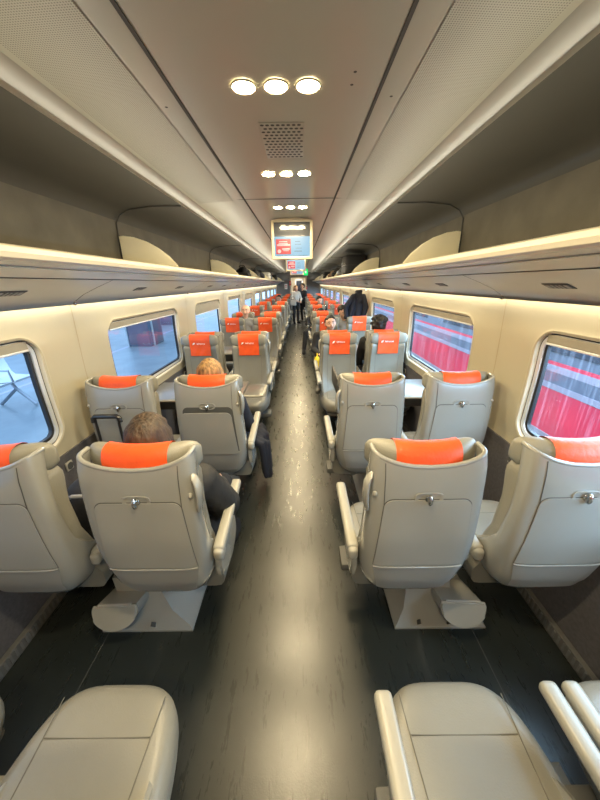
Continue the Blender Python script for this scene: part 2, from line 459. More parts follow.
# ceiling: centre panel, grooves, perforated side panels, edge strips, bay roof
CZc = 2.405
c = MB()
c.quad((-.372, Y0, CZc), (.372, Y0, CZc), (.372, Y1, CZc), (-.372, Y1, CZc))
struct('ceiling', c, M['ceil'])
for side, nm in ((-1, 5), (1, 6)):
    m1 = MB()
    m1.quad((side * .38, Y0, CZc), (side * .78, Y0, 2.385), (side * .78, Y1, 2.385), (side * .38, Y1, CZc))
    # near the camera the outer part is perforated, the inner 10 cm plain
    struct('trim_%d' % nm, m1, M['ceil'])
    mp = MB(); mp.quad((side * .47, Y0, 2.3975), (side * .755, Y0, 2.3835), (side * .755, 2.95, 2.3835), (side * .47, 2.95, 2.3975))
    struct('trim_%d' % (nm + 2), mp, M['perf'])
    g = MB(); g.box((side * .376, (Y0 + Y1) / 2, CZc + .004), (.012, Y1 - Y0, .016))
    struct('trim_%d' % (nm + 4), g, M['seam'])
    l = MB()
    prof = [(.78, 2.385), (.79, 2.376), (.835, 2.362), (.85, 2.355), (.853, 2.345), (.85, 2.335)]
    l.loft([[(side * a, Y0, b) for a, b in prof], [(side * a, Y1, b) for a, b in prof]], closed=False)
    struct('trim_%d' % (nm + 6), l, M['lipstrip'], True)
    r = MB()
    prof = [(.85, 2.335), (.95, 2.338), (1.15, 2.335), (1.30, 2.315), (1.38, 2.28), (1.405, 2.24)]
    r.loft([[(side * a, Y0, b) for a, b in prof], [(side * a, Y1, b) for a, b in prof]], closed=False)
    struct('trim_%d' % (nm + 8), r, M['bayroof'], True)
    r = MB()
    r.quad((side * 1.405, Y0, 2.24), (side * 1.405, Y1, 2.24), (side * 1.43, Y1, 1.64), (side * 1.43, Y0, 1.64))
    struct('trim_%d' % (nm + 10), r, M['bayback'])
    j = MB()
    for i in range(8):
        y = 2.78 + 2.70 * i
        if y > Y1: break
        j.tube([(side * .86, y, 2.331), (side * 1.10, y, 2.331), (side * 1.28, y, 2.312), (side * 1.36, y, 2.275), (side * 1.398, y, 2.22), (side * 1.41, y, 1.95)], .005, 6)
    struct('trim_%d' % (nm + 12), j, M['seam'])
j = MB()
for i in range(8):
    y = 2.93 + 2.70 * i
    if y < Y1: j.box((0, y, CZc - .001), (1.5, .004, .004))
struct('trim_19', j, M['stitch'])

# ends of the carriage
b = MB(); b.quad((-1.5, Y0, 0), (1.5, Y0, 0), (1.5, Y0, 2.5), (-1.5, Y0, 2.5)); struct('wall_back', b, M['endgrey'])
e = MB()
DW = .46
for s in (-1, 1): e.box((s * (DW + .52), Y1 + .03, 1.2), (1.04, .06, 2.4))
e.box((0, Y1 + .03, 2.25), (2 * DW, .06, .32))
struct('wall_front', e, M['endgrey'])
e = MB()
for s in (-1, 1):
    e.box((s * (DW + .04), Y1 - .01, 1.06), (.10, .04, 2.12), .01)
    e.box((s * .46, Y1 + .75, 1.1), (.04, 1.4, 2.2))
e.box((0, Y1 - .01, 2.10), (2 * DW + .18, .04, .08), .01)
e.box((0, Y1 + .75, 2.2), (1, 1.4, .04)); e.box((0, Y1 + .75, -.02), (1, 1.4, .04))
e.box((0, Y1 + 1.45, 1.1), (1, .04, 2.2))
struct('trim_20', e, M['endcream'])
d = bpy.data.objects.new('door_1', None); COL.objects.link(d); d['kind'] = 'structure'; d.location = (0, Y1 + 1.40, 0)
m1 = MB()
m1.box((-.20, 0, 1.0), (.10, .03, 2.0), .005); m1.box((.28, 0, 1.0), (.10, .03, 2.0), .005); m1.box((.04, 0, 1.95), (.5, .03, .12), .005); m1.box((.04, 0, .35), (.5, .03, .7), .005)
part('door_leaf', m1, M['alu'], d)
m1 = MB(); m1.box((.04, 0, 1.3), (.40, .012, 1.25)); part('door_pane', m1, M['trainglass'], d)
for (nm, lab, x, z, mm, sz) in (('notice_sign', 'small red notice sign on the pale frame left of the end door', -.53, 1.75, 'red', (.10, .012, .26)),
                               ('wall_cabinet', 'small white cabinet on the grey end wall left of the aisle', -.80, 1.55, 'white', (.18, .06, .32)),
                               ('notice_sign', 'small red notice sign on the pale frame right of the end door', .53, 1.45, 'red', (.08, .012, .18))):
    t = thing(nm, lab, 'sign' if 'sign' in nm else 'cabinet', (x, Y1 - .031 if 'sign' in nm else Y1 - .03, z))
    m1 = MB(); m1.box((0, 0, 0), sz, .004); part('panel', m1, M[mm], t)
    m1 = MB(); m1.box((0, -sz[1] / 2 - .002, sz[2] * .2), (sz[0] * .6, .003, sz[2] * .12)); m1.box((0, -sz[1] / 2 - .002, -sz[2] * .1), (sz[0] * .6, .003, sz[2] * .1))
    part('marking', m1, M['white'] if mm == 'red' else M['red'], t)

# ------------------------------------------------------------------ ceiling fittings
trio_y = [-.45, .47, 1.40, 2.32, 3.24] + [4.55 + .93 * k for k in range(17)]
lens_me = MB(); lens_me.disc((0, 0, 0), .039, 24, 'z', True); lens_me = lens_me.mesh('lens', M['spot'], False, False)
rg = MB()
rg.loft([[(rr * math.cos(2 * PI * k / 24), rr * math.sin(2 * PI * k / 24), zz) for k in range(24)] for rr, zz in ((.046, .002), (.045, -.003), (.041, -.003), (.039, .001))])
ring_me = rg.mesh('ring', M['ring'])
rown = ['first', 'second', 'third', 'fourth', 'fifth', 'sixth', 'seventh', 'eighth', 'ninth', 'tenth', 'eleventh', 'twelfth']
vis = 0
for y in trio_y:
    near = 1.0 < y < 3.9
    if near: vis += 1
    for x, nm in ((-.115, 'left'), (0, 'middle'), (.115, 'right')):
        if near:
            lab = 'round warm ceiling spotlight, %s one in the %s row of three ahead of the camera' % (nm, ('nearest', 'second', 'third')[vis - 1])
            grp = 'round ceiling spotlights near the camera'
        else:
            lab = 'round warm ceiling spotlight in the rows of three beyond the first screen' if y > 3 else 'round warm ceiling spotlight above the camera'
            grp = 'far ceiling spotlights' if y > 3 else 'ceiling spotlights overhead'
        t = thing('ceiling_spotlight', lab, 'spotlight', (x, y, CZc - .003), 0, grp)
        link('lens', lens_me, t); link('trim_ring', ring_me, t)
for vy, lab in ((1.86, 'square patch of punched ceiling vent holes behind the nearest spotlights'),):
    t = thing('ceiling_vent', lab, 'vent', (0.005, vy, CZc - .0015))
    m1 = MB(); m1.box((0, 0, 0), (.20, .40, .002), .0005); part('vent_plate', m1, M['ceil'], t)
    m2 = MB()
    for r in range(12):
        for q in range(8):
            m2.disc((-.088 + q * .0235 + (.01175 if r % 2 else 0), -.18 + r * .0325, -.0013), .0088, 10, 'z', True)
    part('vent_holes', m2, M['rubber'], t, False)['kind'] = 'stuff'
# screws beside the groove
scr = MB(); scr.disc((0, 0, 0), .006, 10, 'z', True); scr_me = scr.mesh('ceiling_screw', M['seam'], False, False)
for x, y in ((.27, 1.33), (.27, 1.40), (.43, 1.47), (-.44, 1.52)):
    tag(link('ceiling_screw', scr_me, None, (x, y, CZc - .001 if abs(x) < .38 else 2.4015)), 'tiny dark screw in the ceiling panels beside the nearest spotlights', 'screw', 'ceiling screws')

for i, (y, lab) in enumerate(((3.72, 'nearest ceiling information screen, red and blue advert in a cream frame'),
                              (7.35, 'second ceiling information screen, smaller, behind the nearest screen'),
                              (10.9, 'farthest ceiling information screen, tiny, beyond the second screen'))):
    t = thing('ceiling_screen', lab, 'screen', (0, y, 2.0))
    fr = MB()
    # cream housing: a hood from the ceiling with a frame round the display
    for x in (-.212, .212): fr.box((x, .0, .195), (.030, .05, .37), .008)
    fr.box((0, 0, .013), (.45, .05, .028), .008)
    fr.box((0, .045, .20), (.43, .04, .39), .01)
    fr.prism([(-.225, .375), (-.18, .39), (-.05, .403), (.05, .403), (.18, .39), (.225, .375), (.21, .365), (-.21, .365)], 'y', -.02, .02)
    part('housing', fr, M['frameblk'], t)
    gp = MB(); gp.box((0, .018, .30), (.396, .012, .150)); part('glossy_panel', gp, M['scrgloss'], t)
    sc = MB(); sc.box((0, .012, .128), (.396, .014, .200)); s = part('display', sc, M['scrblue'], t)
    a = MB(); a.box((-.098, .003, .128), (.165, .003, .150)); part('advert', a, M['scrred'], s)
    a = MB()
    for (cx, cz, ww, hh) in ((-.10, .178, .09, .010), (-.10, .160, .10, .008), (-.095, .143, .145, .018), (-.070, .104, .085, .016), (-.070, .088, .06, .008)):
        a.box((cx, .0005, cz), (ww, .002, hh), .002)
    a.disc((-.145, .0005, .082), .020, 14, 'y')
    part('advert_lettering', a, M['scrpink'], s)
    for (cx, cz, ww, hh) in ((.06, .178, .06, .006), (.065, .150, .07, .006), (.07, .112, .07, .006), (.065, .082, .085, .009), (0.0, .038, .34, .006)):
        n = max(3, int(ww / .012)); a = MB()
        for q in range(n): a.box((cx - ww / 2 + (q + .5) * ww / n, .003, cz), (ww / n * .7, .003, hh))
        part('text_line', a, M['scrdark'], s)
t = thing('exit_sign', 'small green lit exit sign under the ceiling beside the farthest screen', 'sign', (.30, 11.6, 2.03))
a = MB(); a.box((0, 0, .08), (.16, .03, .22), .006); a.box((0, 0, .28), (.02, .02, .22)); part('panel', a, M['green'], t)
a = MB()
a.disc((.0, -.017, .135), .014, 10, 'y'); a.tube([(0, -.018, .115), (.0, -.018, .08), (.03, -.018, .05)], .009, 6); a.tube([(0, -.018, .08), (-.03, -.018, .045)], .009, 6); a.tube([(-.035, -.018, .09), (0, -.018, .108), (.035, -.018, .095)], .007, 6)
part('running_figure', a, M['greenw'], t)

# ------------------------------------------------------------------ luggage racks
def rack(side):
    sn = 'left' if side < 0 else 'right'
    t = thing('luggage_rack', 'long metal luggage rack with cream front rail above the %s windows' % sn, 'luggage rack', (side * 1.2, 9, 1.62))
    def P(mb):
        bmesh.ops.translate(mb.bm, vec=(-side * 1.2, -9, -1.62), verts=mb.bm.verts); return mb
    rail = MB()
    prof = [(.905, 1.845), (.898, 1.862), (.904, 1.880), (.920, 1.888), (.945, 1.884), (.955, 1.872), (1.40, 1.868), (1.40, 1.858), (.96, 1.855), (.95, 1.838), (.925, 1.836)]
    rail.loft([[(side * a, Y0, b) for a, b in prof], [(side * a, Y1, b) for a, b in prof]], True)
    part('front_rail', P(rail), M['rail'], t)
    up = MB(); prof = [(.925, 1.838), (.97, 1.826), (1.03, 1.806), (1.085, 1.786)]
    up.loft([[(side * a, Y0, b) for a, b in prof], [(side * a, Y1, b) for a, b in prof]], False)
    part('front_panel', P(up), M['rackmetal'], t)
    ln = MB(); ln.box((side * .985, (Y0 + Y1) / 2, 1.8195), (.008, Y1 - Y0, .003)); part('trim_line', P(ln), M['rail'], t)  # pale strip modelled in place of the bright reflection along the rack panel
    sm = MB(); sm.box((side * 1.09, (Y0 + Y1) / 2, 1.79), (.010, Y1 - Y0, .012)); part('shadow_gap', P(sm), M['seam'], t)
    for k in range(11):
        a, b = Y0 + PITCH * k + .004, Y0 + PITCH * (k + 1) - .004
        m1 = MB(); prof = [(1.095, 1.782), (1.20, 1.742), (1.30, 1.700), (1.372, 1.655), (1.378, 1.640), (1.365, 1.640)]
        m1.loft([[(side * p, a, z) for p, z in prof], [(side * p, b, z) for p, z in prof]], False)
        part('under_panel', P(m1), M['rackpanel'], t)
        if k < 10:
            m1 = MB(); m1.ellipsoid((side * 1.372, b + .004, 1.645), (.012, .012, .012), 10); part('joint_knob', P(m1), M['chrome'], t)
        for q, yy in enumerate((a + .62, a + 1.50)):
            if yy < 0.3 or yy > 13: continue
            ang = side * math.atan2(.042, .10)
            pl = MB(); pl.box((side * 1.245, yy, 1.7215), (.052, .15, .003), .001, rot=(0, ang, 0))
            po = part('seat_number_plate', P(pl), M['plate'], t)
            fg = MB()
            for (dx, dy, w_, h_) in ((0, -.052, .030, .018), (0, -.022, .034, .008), (.008, .0, .018, .010), (-.008, .0, .010, .010), (0, .026, .034, .012), (0, .052, .030, .018)):
                fg.box((side * (1.245 + dx), yy + dy, 1.7195 - dx * .42), (w_, h_, .003), 0, rot=(0, ang, 0))
            part('seat_number_print', P(fg), M['platefig'], po)
    led = MB(); led.box((side * 1.388, (Y0 + Y1) / 2, 1.648), (.018, Y1 - Y0, .006)); part('light_strip', P(led), M['led'], t)
    for i in range(8):
        y = 2.78 + 2.70 * i
        if y > 19: break
        poly = [(1.402, 1.866), (1.398, 2.125), (1.36, 2.128), (1.28, 2.118), (1.18, 2.085), (1.09, 2.035), (1.01, 1.97), (.955, 1.905), (.945, 1.882), (.96, 1.866)]
        f = MB(); f.prism([(side * a, b) for a, b in poly], 'y', y - .012, y + .012)
        bmesh.ops.bevel(f.bm, geom=[ed for ed in f.bm.edges if abs(ed.verts[0].co.y - ed.verts[1].co.y) < 1e-5], offset=.006, segments=2, affect='EDGES')
        part('divider', P(f), M['fin'], t)
for s in (-1, 1): rack(s)

# ------------------------------------------------------------------ seats (facing +y, rear plane at y = 0)
SZ0, SZT = .40, 1.108
T_W = [(.37, .115), (.385, .150), (.42, .185), (.47, .212), (.54, .230), (.64, .233), (.80, .228), (.95, .222), (1.05, .220), (1.14, .212)]
T_YB = [(.37, .11), (.42, .055), (.47, .028), (.54, .008), (.64, 0.0), (.80, -.003), (.95, 0.0), (1.05, .006), (1.14, .022)]
T_D = [(.38, .30), (.42, .36), (.47, .37), (.54, .27), (.63, .145), (.72, .085), (.88, .062), (1.0, .068), (1.14, .09)]
NEXP = 5.5
def shell_pt(z, th, inset=0.0):
    w, yb, D = interp(T_W, z), interp(T_YB, z), interp(T_D, z)
    c_, s_ = math.cos(th), math.sin(th)
    x = (w - inset) * math.copysign(abs(c_) ** (2 / NEXP), c_)
    y = yb + inset + (D - inset * .2) * (1 - max(abs(s_), 0) ** (2 / NEXP))
    return x, y
def rear_y(x, z):
    w, yb, D = interp(T_W, z), interp(T_YB, z), interp(T_D, z)
    q = min(abs(x) / w, .999); cc = q ** NEXP
    return yb + D * (1 - (1 - cc) ** (1 / NEXP))
def build_seat_meshes():
    ME = {}
    TH = []
    for k in range(49):
        u = k / 48; u = u - .045 * math.sin(4 * PI * u) * .9
        TH.append(PI * min(max(u, 0), 1))
    zl = [.372, .384, .405, .43, .455, .48, .52, .56, .60, .66, .72, .80, .88, .96, 1.02, 1.07, SZT]
    out, inn = [], []
    for z in zl:
        s = (z - zl[0]) / (zl[-1] - zl[0])
        ro, ri = [], []
        for th in TH:
            x, y = shell_pt(z, th)
            lift = .050 * (min(1, abs(x) / .215)) ** 2.2 * max(0, (s - .75) / .25)
            # bottom edge sweeps up towards the front of the side wings
            ro.append((x, y, z + lift))
            x, y = shell_pt(z, th, .014)
            ri.append((x, y, z + lift))
        out.append(ro); inn.append(ri)
    m = MB()
    RO = m.loft(out, False); RI = m.loft(inn, False); n = len(TH)
    for i in range(n - 1):
        m.face([RO[-1][i], RO[-1][i + 1], RI[-1][i + 1], RI[-1][i]])
    for a in (0, n - 1):
        for j in range(len(zl) - 1):
            m.face([RO[j][a], RO[j + 1][a], RI[j + 1][a], RI[j][a]])
    m.face(RO[0])
    m.tube([((a[0] + b[0]) / 2, (a[1] + b[1]) / 2, a[2]) for a, b in zip(out[-1], inn[-1])], .0095, 8)
    ME['back_shell'] = m.mesh('back_shell', M['shell'], angle=55)

    def patch(za, zb, hwa, hwb, rad, off, nx=18, nz=16, xo=0):
        """rounded panel lying on the rear face"""
        rows = []
        for j in range(nz + 1):
            t = j / nz; z = za + (zb - za) * t; hw = hwa + (hwb - hwa) * t
            dz = min(z - za, zb - z)
            if rad > 0 and zb - z < rad and dz == zb - z: hw -= rad - math.sqrt(max(0, rad * rad - (rad - dz) ** 2))
            rows.append([(xo + hw * (2 * i / nx - 1), rear_y(xo + hw * (2 * i / nx - 1), z) - off, z) for i in range(nx + 1)])
        return rows
    # zones: finer rows at the top corners
    def patch_fine(za, zb, hwa, hwb, rad, off):
        zs = [za + (zb - rad - za) * k / 10 for k in range(10)] + [zb - rad + rad * math.sin(k / 8 * PI / 2) for k in range(9)]
        rows = []
        for z in zs:
            t = (z - za) / (zb - za); hw = hwa + (hwb - hwa) * t
            if zb - z < rad: hw -= rad - math.sqrt(max(0, rad * rad - (rad - (zb - z)) ** 2))
            rows.append([(hw * (2 * i / 18 - 1), rear_y(hw * (2 * i / 18 - 1), z) - off, z) for i in range(19)])
        return rows
    g = MB(); g.loft(patch_fine(.640, .982, .188, .168, .035, .0012), False)
    ME['tray_recess'] = g.mesh('tray_recess', M['groove'], fix=False)
    g = MB()
    fr = patch_fine(.644, .978, .1855, .1655, .033, .0045); bk = patch_fine(.644, .978, .1855, .1655, .033, .0005)
    def slab(f, b):
        A = g.loft(f, False); B = g.loft(b, False)
        loopA = A[0] + [r[-1] for r in A[1:]] + list(reversed(A[-1]))[1:] + [r[0] for r in reversed(A[1:-1])]
        loopB = B[0] + [r[-1] for r in B[1:]] + list(reversed(B[-1]))[1:] + [r[0] for r in reversed(B[1:-1])]
        for i in range(len(loopA)):
            j = (i + 1) % len(loopA); g.face([loopA[i], loopA[j], loopB[j], loopB[i]])
    slab(fr, bk)
    bmesh.ops.translate(g.bm, vec=(0, 0, -.644), verts=g.bm.verts)
    ME['tray_table'] = g.mesh('tray_table', M['shell'], angle=50)
    # literature pocket under the tray: darker plate with a light upper rim
    g = MB(); zs = [.47, .49, .52, .55, .58, .61, .632]
    g.loft([[((.150 + (z - .47) * .22) * (2 * i / 18 - 1), rear_y((.150 + (z - .47) * .22) * (2 * i / 18 - 1), z) - .0025, z) for i in range(19)] for z in zs], False)
    ME['pocket'] = g.mesh('pocket', M['shell_pocket'], fix=False)
    g = MB(); g.tube([(x, rear_y(x, .634) - .004, .634) for x in [-.186 + .372 * i / 20 for i in range(21)]], .0035, 6)
    ME['pocket_rim'] = g.mesh('pocket_rim', M['shell'])
    # seam line of the side panel
    for s in (1, -1):
            g = MB()
            pts = []
            for k in range(18):
                z = .955 + (1.13 - .955) * k / 17; x = s * (.1675 + .004 * k / 17)
                pts.append((x, rear_y(x, z - .025 * k / 17) - .0012, z))
            g.tube(pts, .0016, 5)
            ME['shell_seam%d' % s] = g.mesh('shell_seam', M['groove'])
    # latch: oval escutcheon + knob
    g = MB(); rows = []
    yy = rear_y(0, 1.0)
    for rr, dy in ((1.0, -.001), (.98, -.005), (.80, -.005), (.72, -.0015), (.0001, -.0015)):
        rows.append([(.055 * rr * math.copysign(abs(math.cos(a)) ** .6, math.cos(a)), yy + dy, .988 + .023 * rr * math.copysign(abs(math.sin(a)) ** .6, math.sin(a))) for a in [2 * PI * k / 28 for k in range(28)]])
    g.loft(rows); ME['latch'] = g.mesh('latch', M['shell'])
    g = MB(); g.ellipsoid((0, yy - .013, .984), (.010, .014, .024), 14); g.ellipsoid((0, yy - .006, .985), (.016, .006, .016), 14)
    ME['latch_knob'] = g.mesh('latch_knob', M['chrome'])
    # coat hook button, mirrored per seat
    g = MB(); g.ellipsoid((0, 0, 0), (.010, .010, .013), 12); ME['coat_hook'] = g.mesh('coat_hook', M['arm'])
    # grab handle on the aisle shoulder
    g = MB(); rows = []
    path = [(.216, .030, 1.085, .3), (.226, .022, 1.075, .8), (.236, .018, 1.05, 1), (.238, .016, 1.01, 1), (.236, .015, .97, 1), (.230, .018, .935, .8), (.222, .024, .915, .3)]
    for x, y, z, sc in path:
        rows.append([(x + .012 * sc * math.cos(a), y + .026 * sc * math.sin(a), z) for a in [2 * PI * k / 14 for k in range(14)]])
    g.loft(rows, True, True, True); ME['grab_handle_r'] = g.mesh('grab_handle', M['shell'])
    g = MB(); g.loft([[(-x, y, z) for x, y, z in r] for r in rows], True, True, True); ME['grab_handle_l'] = g.mesh('grab_handle', M['shell'])

    # back pad
    T_F = [(.44, .20), (.52, .165), (.60, .145), (.75, .130), (.9, .125), (1.0, .130), (1.08, .130), (1.12, .118), (1.14, .10)]
    T_B = [(.44, .17), (.52, .12), (.60, .06), (.72, .030), (.88, .030), (1.0, .050), (1.10, .055), (1.14, .04)]
    zl = [.43, .45, .48, .52, .56, .60, .66, .72, .80, .88, .94, .99, 1.02, 1.045, 1.060, 1.066]
    rows = []
    for z in zl:
        w = interp(T_W, z) - .012
        yr = interp(T_YB, z) + .016
        cap = 1.0 if z < 1.02 else math.sqrt(max(0, 1 - ((z - 1.02) / .0465) ** 2))
        f, bb = interp(T_F, z), interp(T_B, z)
        f = yr + (f - yr) * (.35 + .65 * cap); w *= (.90 + .10 * cap)
        ring = []
        xs = [w * math.sin(PI / 2 * (2 * k / 14 - 1)) for k in range(15)]
        for x in xs: ring.append((x, yr + (interp(T_D, z) * .25) * (abs(x) / w) ** 6, z))
        for k in range(27):
            x = w * math.sin(PI / 2 * (1 - 2 * k / 26)); q = abs(x) / w
            y = f + bb * q ** 3
            if q > .93: y -= .030 * ((q - .93) / .07) ** 2
            ring.append((x, y, z))
        rows.append(ring)
    m = MB(); m.loft(rows, True, True, True)
    ME['backrest'] = m.mesh('backrest', M['leather'], angle=60)
    def padf(x, z):
        w = interp(T_W, z) - .012
        return interp(T_F, z) + interp(T_B, z) * (abs(x) / w) ** 3
    g = MB()
    for s in (1, -1):
        g.tube([(s * (.135 + .01 * k / 14), padf(.14, .50 + .42 * k / 14) + .0005, .50 + .42 * k / 14) for k in range(15)], .0018, 5)
    g.tube([(x, padf(x, .92) + .0005, .92) for x in [-.145 + .29 * k / 14 for k in range(15)]], .0018, 5)
    ME['back_stitching'] = g.mesh('stitching', M['stitch'])

    # headrest roll, curved in plan
    rows = []
    for k in range(33):
        u = -1 + 2 * k / 32
        x = .222 * math.sin(u * PI / 2) ** 1 if abs(u) > .999 else .222 * u
        end = max(.03, (1 - abs(u) ** 5)) ** .5
        yc = .086 + .058 * abs(u) ** 2.3
        zc = 1.100 + .012 * abs(u) ** 2
        ring = []
        for a in [2 * PI * q / 22 for q in range(22)]:
            ca, sa = math.cos(a), math.sin(a)
            ring.append((x, yc + .052 * end * math.copysign(abs(ca) ** .8, ca), zc + .074 * (.35 + .65 * end) * math.copysign(abs(sa) ** .8, sa)))
        rows.append(ring)
    m = MB(); m.loft(rows, True, True, True)
    ME['headrest'] = m.mesh('headrest', M['headgrey'], angle=70)
    # orange cover: wraps the roll and drops down in front
    path = []
    for k in range(6): path.append((.139, .925 + .13 * k / 5))
    path += [(.141, 1.08), (.142, 1.11)]
    for k in range(10):
        a = math.radians(30 + (222 - 30) * k / 9)
        ca, sa = math.cos(a), math.sin(a)
        path.append((.086 + .057 * math.copysign(abs(ca) ** .8, ca), 1.100 + .079 * math.copysign(abs(sa) ** .8, sa)))
    rows = []
    for k in range(25):
        x = -.124 + .248 * k / 24; u = abs(x) / .222
        off = .058 * u ** 2.3; offz = .012 * u * u
        row = []
        for j, (y, z) in enumerate(path):
            wv = .0025 * math.sin(x * 60 + z * 30) if j < 6 else 0
            row.append((x, y + off * (.75 if j < 6 else .75 + .25 * min(1, (j - 5) / 4)) + wv, z + offz))
        rows.append(row)
    m = MB(); m.loft(rows, False)
    bmesh.ops.recalc_face_normals(m.bm, faces=list(m.bm.faces))
    me = m.mesh('headrest_cover', M['orange'], angle=70)
    ME['headrest_cover'] = me
    # the little white script and arrow on the front of the cover
    tm = text_mesh('cover_logo', 'lefrecce', .032, M['white'])
    bmx = bmesh.new(); bmx.from_mesh(tm)
    for v in bmx.verts: v.co.x += v.co.y * .25
    bmesh.ops.transform(bmx, matrix=Matrix.Rotation(PI, 4, 'Z') @ Matrix.Rotation(PI / 2, 4, 'X'), verts=bmx.verts)
    for v in bmx.verts: v.co += Vector((-.012, .1455, 1.075))
    m = MB(); m.merge(bmx)
    m.prism([(.090, 1.062), (.066, 1.070), (.058, 1.092), (.082, 1.084)], 'y', .150, .1525)
    ME['cover_logo'] = m.mesh('cover_logo', M['white'], False)

    # seat cushion
    def outline(scale_in, z):
        pts = []
        hw, y0, y1 = .246 - scale_in, .150, .635 - scale_in
        N = 40
        for k in range(N + 1):
            a = PI * k / N
            x = hw * math.copysign(abs(math.cos(a)) ** (2 / 4.2), math.cos(a))
            y = .30 + (y1 - .30) * abs(math.sin(a)) ** (2 / 2.4)
            pts.append([x, y, z])
        pts.append([-hw * .97, y0, z]); pts.append([hw * .97, y0, z])
        return pts
    rows = []
    for ins, z in ((.05, .335), (.022, .34), (.006, .36), (0, .39), (0, .42), (.004, .437), (.012, .450), (.026, .461), (.05, .468), (.085, .471), (.14, .473), (.20, .474)):
        r = outline(ins, z)
        for p in r:
            p[2] += .012 * max(0, (p[1] - .45)) * 2 * (1 if z > .43 else 0) - (.02 * max(0, (p[1] - .55)) if z > .43 else 0)
            if z > .45: p[2] += .010 * (abs(p[0]) / .24) ** 2
        rows.append(r)
    m = MB(); m.loft(rows, True, True, True)
    ME['seat_cushion'] = m.mesh('seat_cushion', M['cushion'], angle=75)
    def topz(x, y):
        ins = .238 - abs(x)
        return .4745 + .010 * (abs(x) / .24) ** 2 + .024 * max(0, y - .45) - .02 * max(0, y - .55)
    g = MB()
    for s in (1, -1):
        g.tube([(s * (.150 + .018 * t), .20 + .38 * t, topz(.15, .20 + .38 * t) - .0025) for t in [k / 14 for k in range(15)]], .0018, 5)
    g.tube([(x, .485, topz(x, .485) - .002) for x in [-.160 + .32 * k / 14 for k in range(15)]], .0018, 5)
    ME['cushion_stitching'] = g.mesh('stitching', M['stitch'])
    g = MB(); g.box((0, .40, .305), (.34, .36, .06), .02); g.box((0, .26, .37), (.30, .10, .13), .02)
    ME['seat_pan'] = g.mesh('seat_pan', M['under'])
    # armrest with pivot at origin (rear end)
    g = MB(); g.box((0, .205, .016), (.050, .44, .040), .014, seg=3); g.box((0, .0, -.002), (.044, .07, .06), .016, seg=3)
    ME['armrest'] = g.mesh('armrest', M['arm'])
    g = MB(); g.prism([(.07, .50), (.18, .46), (.24, .50), (.20, .56), (.135, .63), (.085, .63), (.06, .57)], 'x', -.014, .014)
    bmesh.ops.bevel(g.bm, geom=list(g.bm.edges), offset=.006, segments=2, affect='EDGES')
    ME['armrest_bracket'] = g.mesh('armrest_bracket', M['shell'])
    return ME
SM = build_seat_meshes()

def make_seat(kind):
    """kind: aisle_left, aisle_right, window: where the aisle is as seen when sitting (+x is the sitter's right)"""
    t = thing('train_seat', 'x', 'seat')
    sh = link('back_shell', SM['back_shell'], t)
    link('shell_seam', SM['shell_seam%d' % {'aisle_right': 1, 'aisle_left': -1, 'window_l': -1, 'window_r': 1}[kind]], sh)
    link('tray_recess', SM['tray_recess'], sh)
    tr = link('tray_table', SM['tray_table'], t, (0, 0, .644))
    link('pocket', SM['pocket'], t); link('pocket_rim', SM['pocket_rim'], t)
    la = link('latch', SM['latch'], t); link('latch_knob', SM['latch_knob'], la)
    br = link('backrest', SM['backrest'], t); link('stitching', SM['back_stitching'], br)
    hr = link('headrest', SM['headrest'], t)
    hc = link('headrest_cover', SM['headrest_cover'], t); link('cover_logo', SM['cover_logo'], hc); hc['label'] = 'orange headrest cover'
    cu = link('seat_cushion', SM['seat_cushion'], t); link('stitching', SM['cushion_stitching'], cu)
    link('seat_pan', SM['seat_pan'], t)
    ax = {'aisle_right': 1, 'aisle_left': -1, 'window_l': -1, 'window_r': 1}[kind]   # side of the aisle / inner side
    if kind.startswith('aisle'):
        link('grab_handle', SM['grab_handle_r' if ax > 0 else 'grab_handle_l'], t)
    link('coat_hook', SM['coat_hook'], t, ((ax if kind.startswith('aisle') else -ax) * .204, rear_y(.204, 1.01) - .003, 1.0))
    sides = (ax, -ax) if kind.startswith('aisle') else (ax,)
    for s in sides:
        outer = kind.startswith('aisle') and s == ax
        a = link('armrest', SM['armrest'], t, (s * .262, .075 if outer else .13, .655 if outer else .575))
        if outer: link('armrest_bracket', SM['armrest_bracket'], t, (s * .250, 0, 0))
    return t
PROTO = {}
AX, WX = .555, 1.148
ORD = ['first', 'second', 'third', 'fourth', 'fifth', 'sixth', 'seventh', 'eighth', 'ninth', 'tenth', 'eleventh', 'twelfth']
SEATS = {}
def put_seat(row, y, facing, side, pos, label, group):
    # facing +1: away from camera, -1 toward the camera; side -1 left
    x = side * (AX if pos == 'aisle' else WX)
    aisle_sign = -side * facing        # in seat's own frame
    kind = (('aisle_right' if aisle_sign > 0 else 'aisle_left') if pos == 'aisle' else ('window_r' if aisle_sign > 0 else 'window_l'))
    if kind not in PROTO:
        PROTO[kind] = make_seat(kind); o = PROTO[kind]
    else:
        o = copy_tree(PROTO[kind])
    o.location = (x, y, 0); o.rotation_euler = (0, 0, 0 if facing > 0 else PI)
    tag(o, label, 'seat', group); SEATS[(row, side, pos)] = o
    return o
def child(o, nm, idx=0):
    return [c_ for c_ in o.children if c_.name.split('.')[0] == nm][idx]

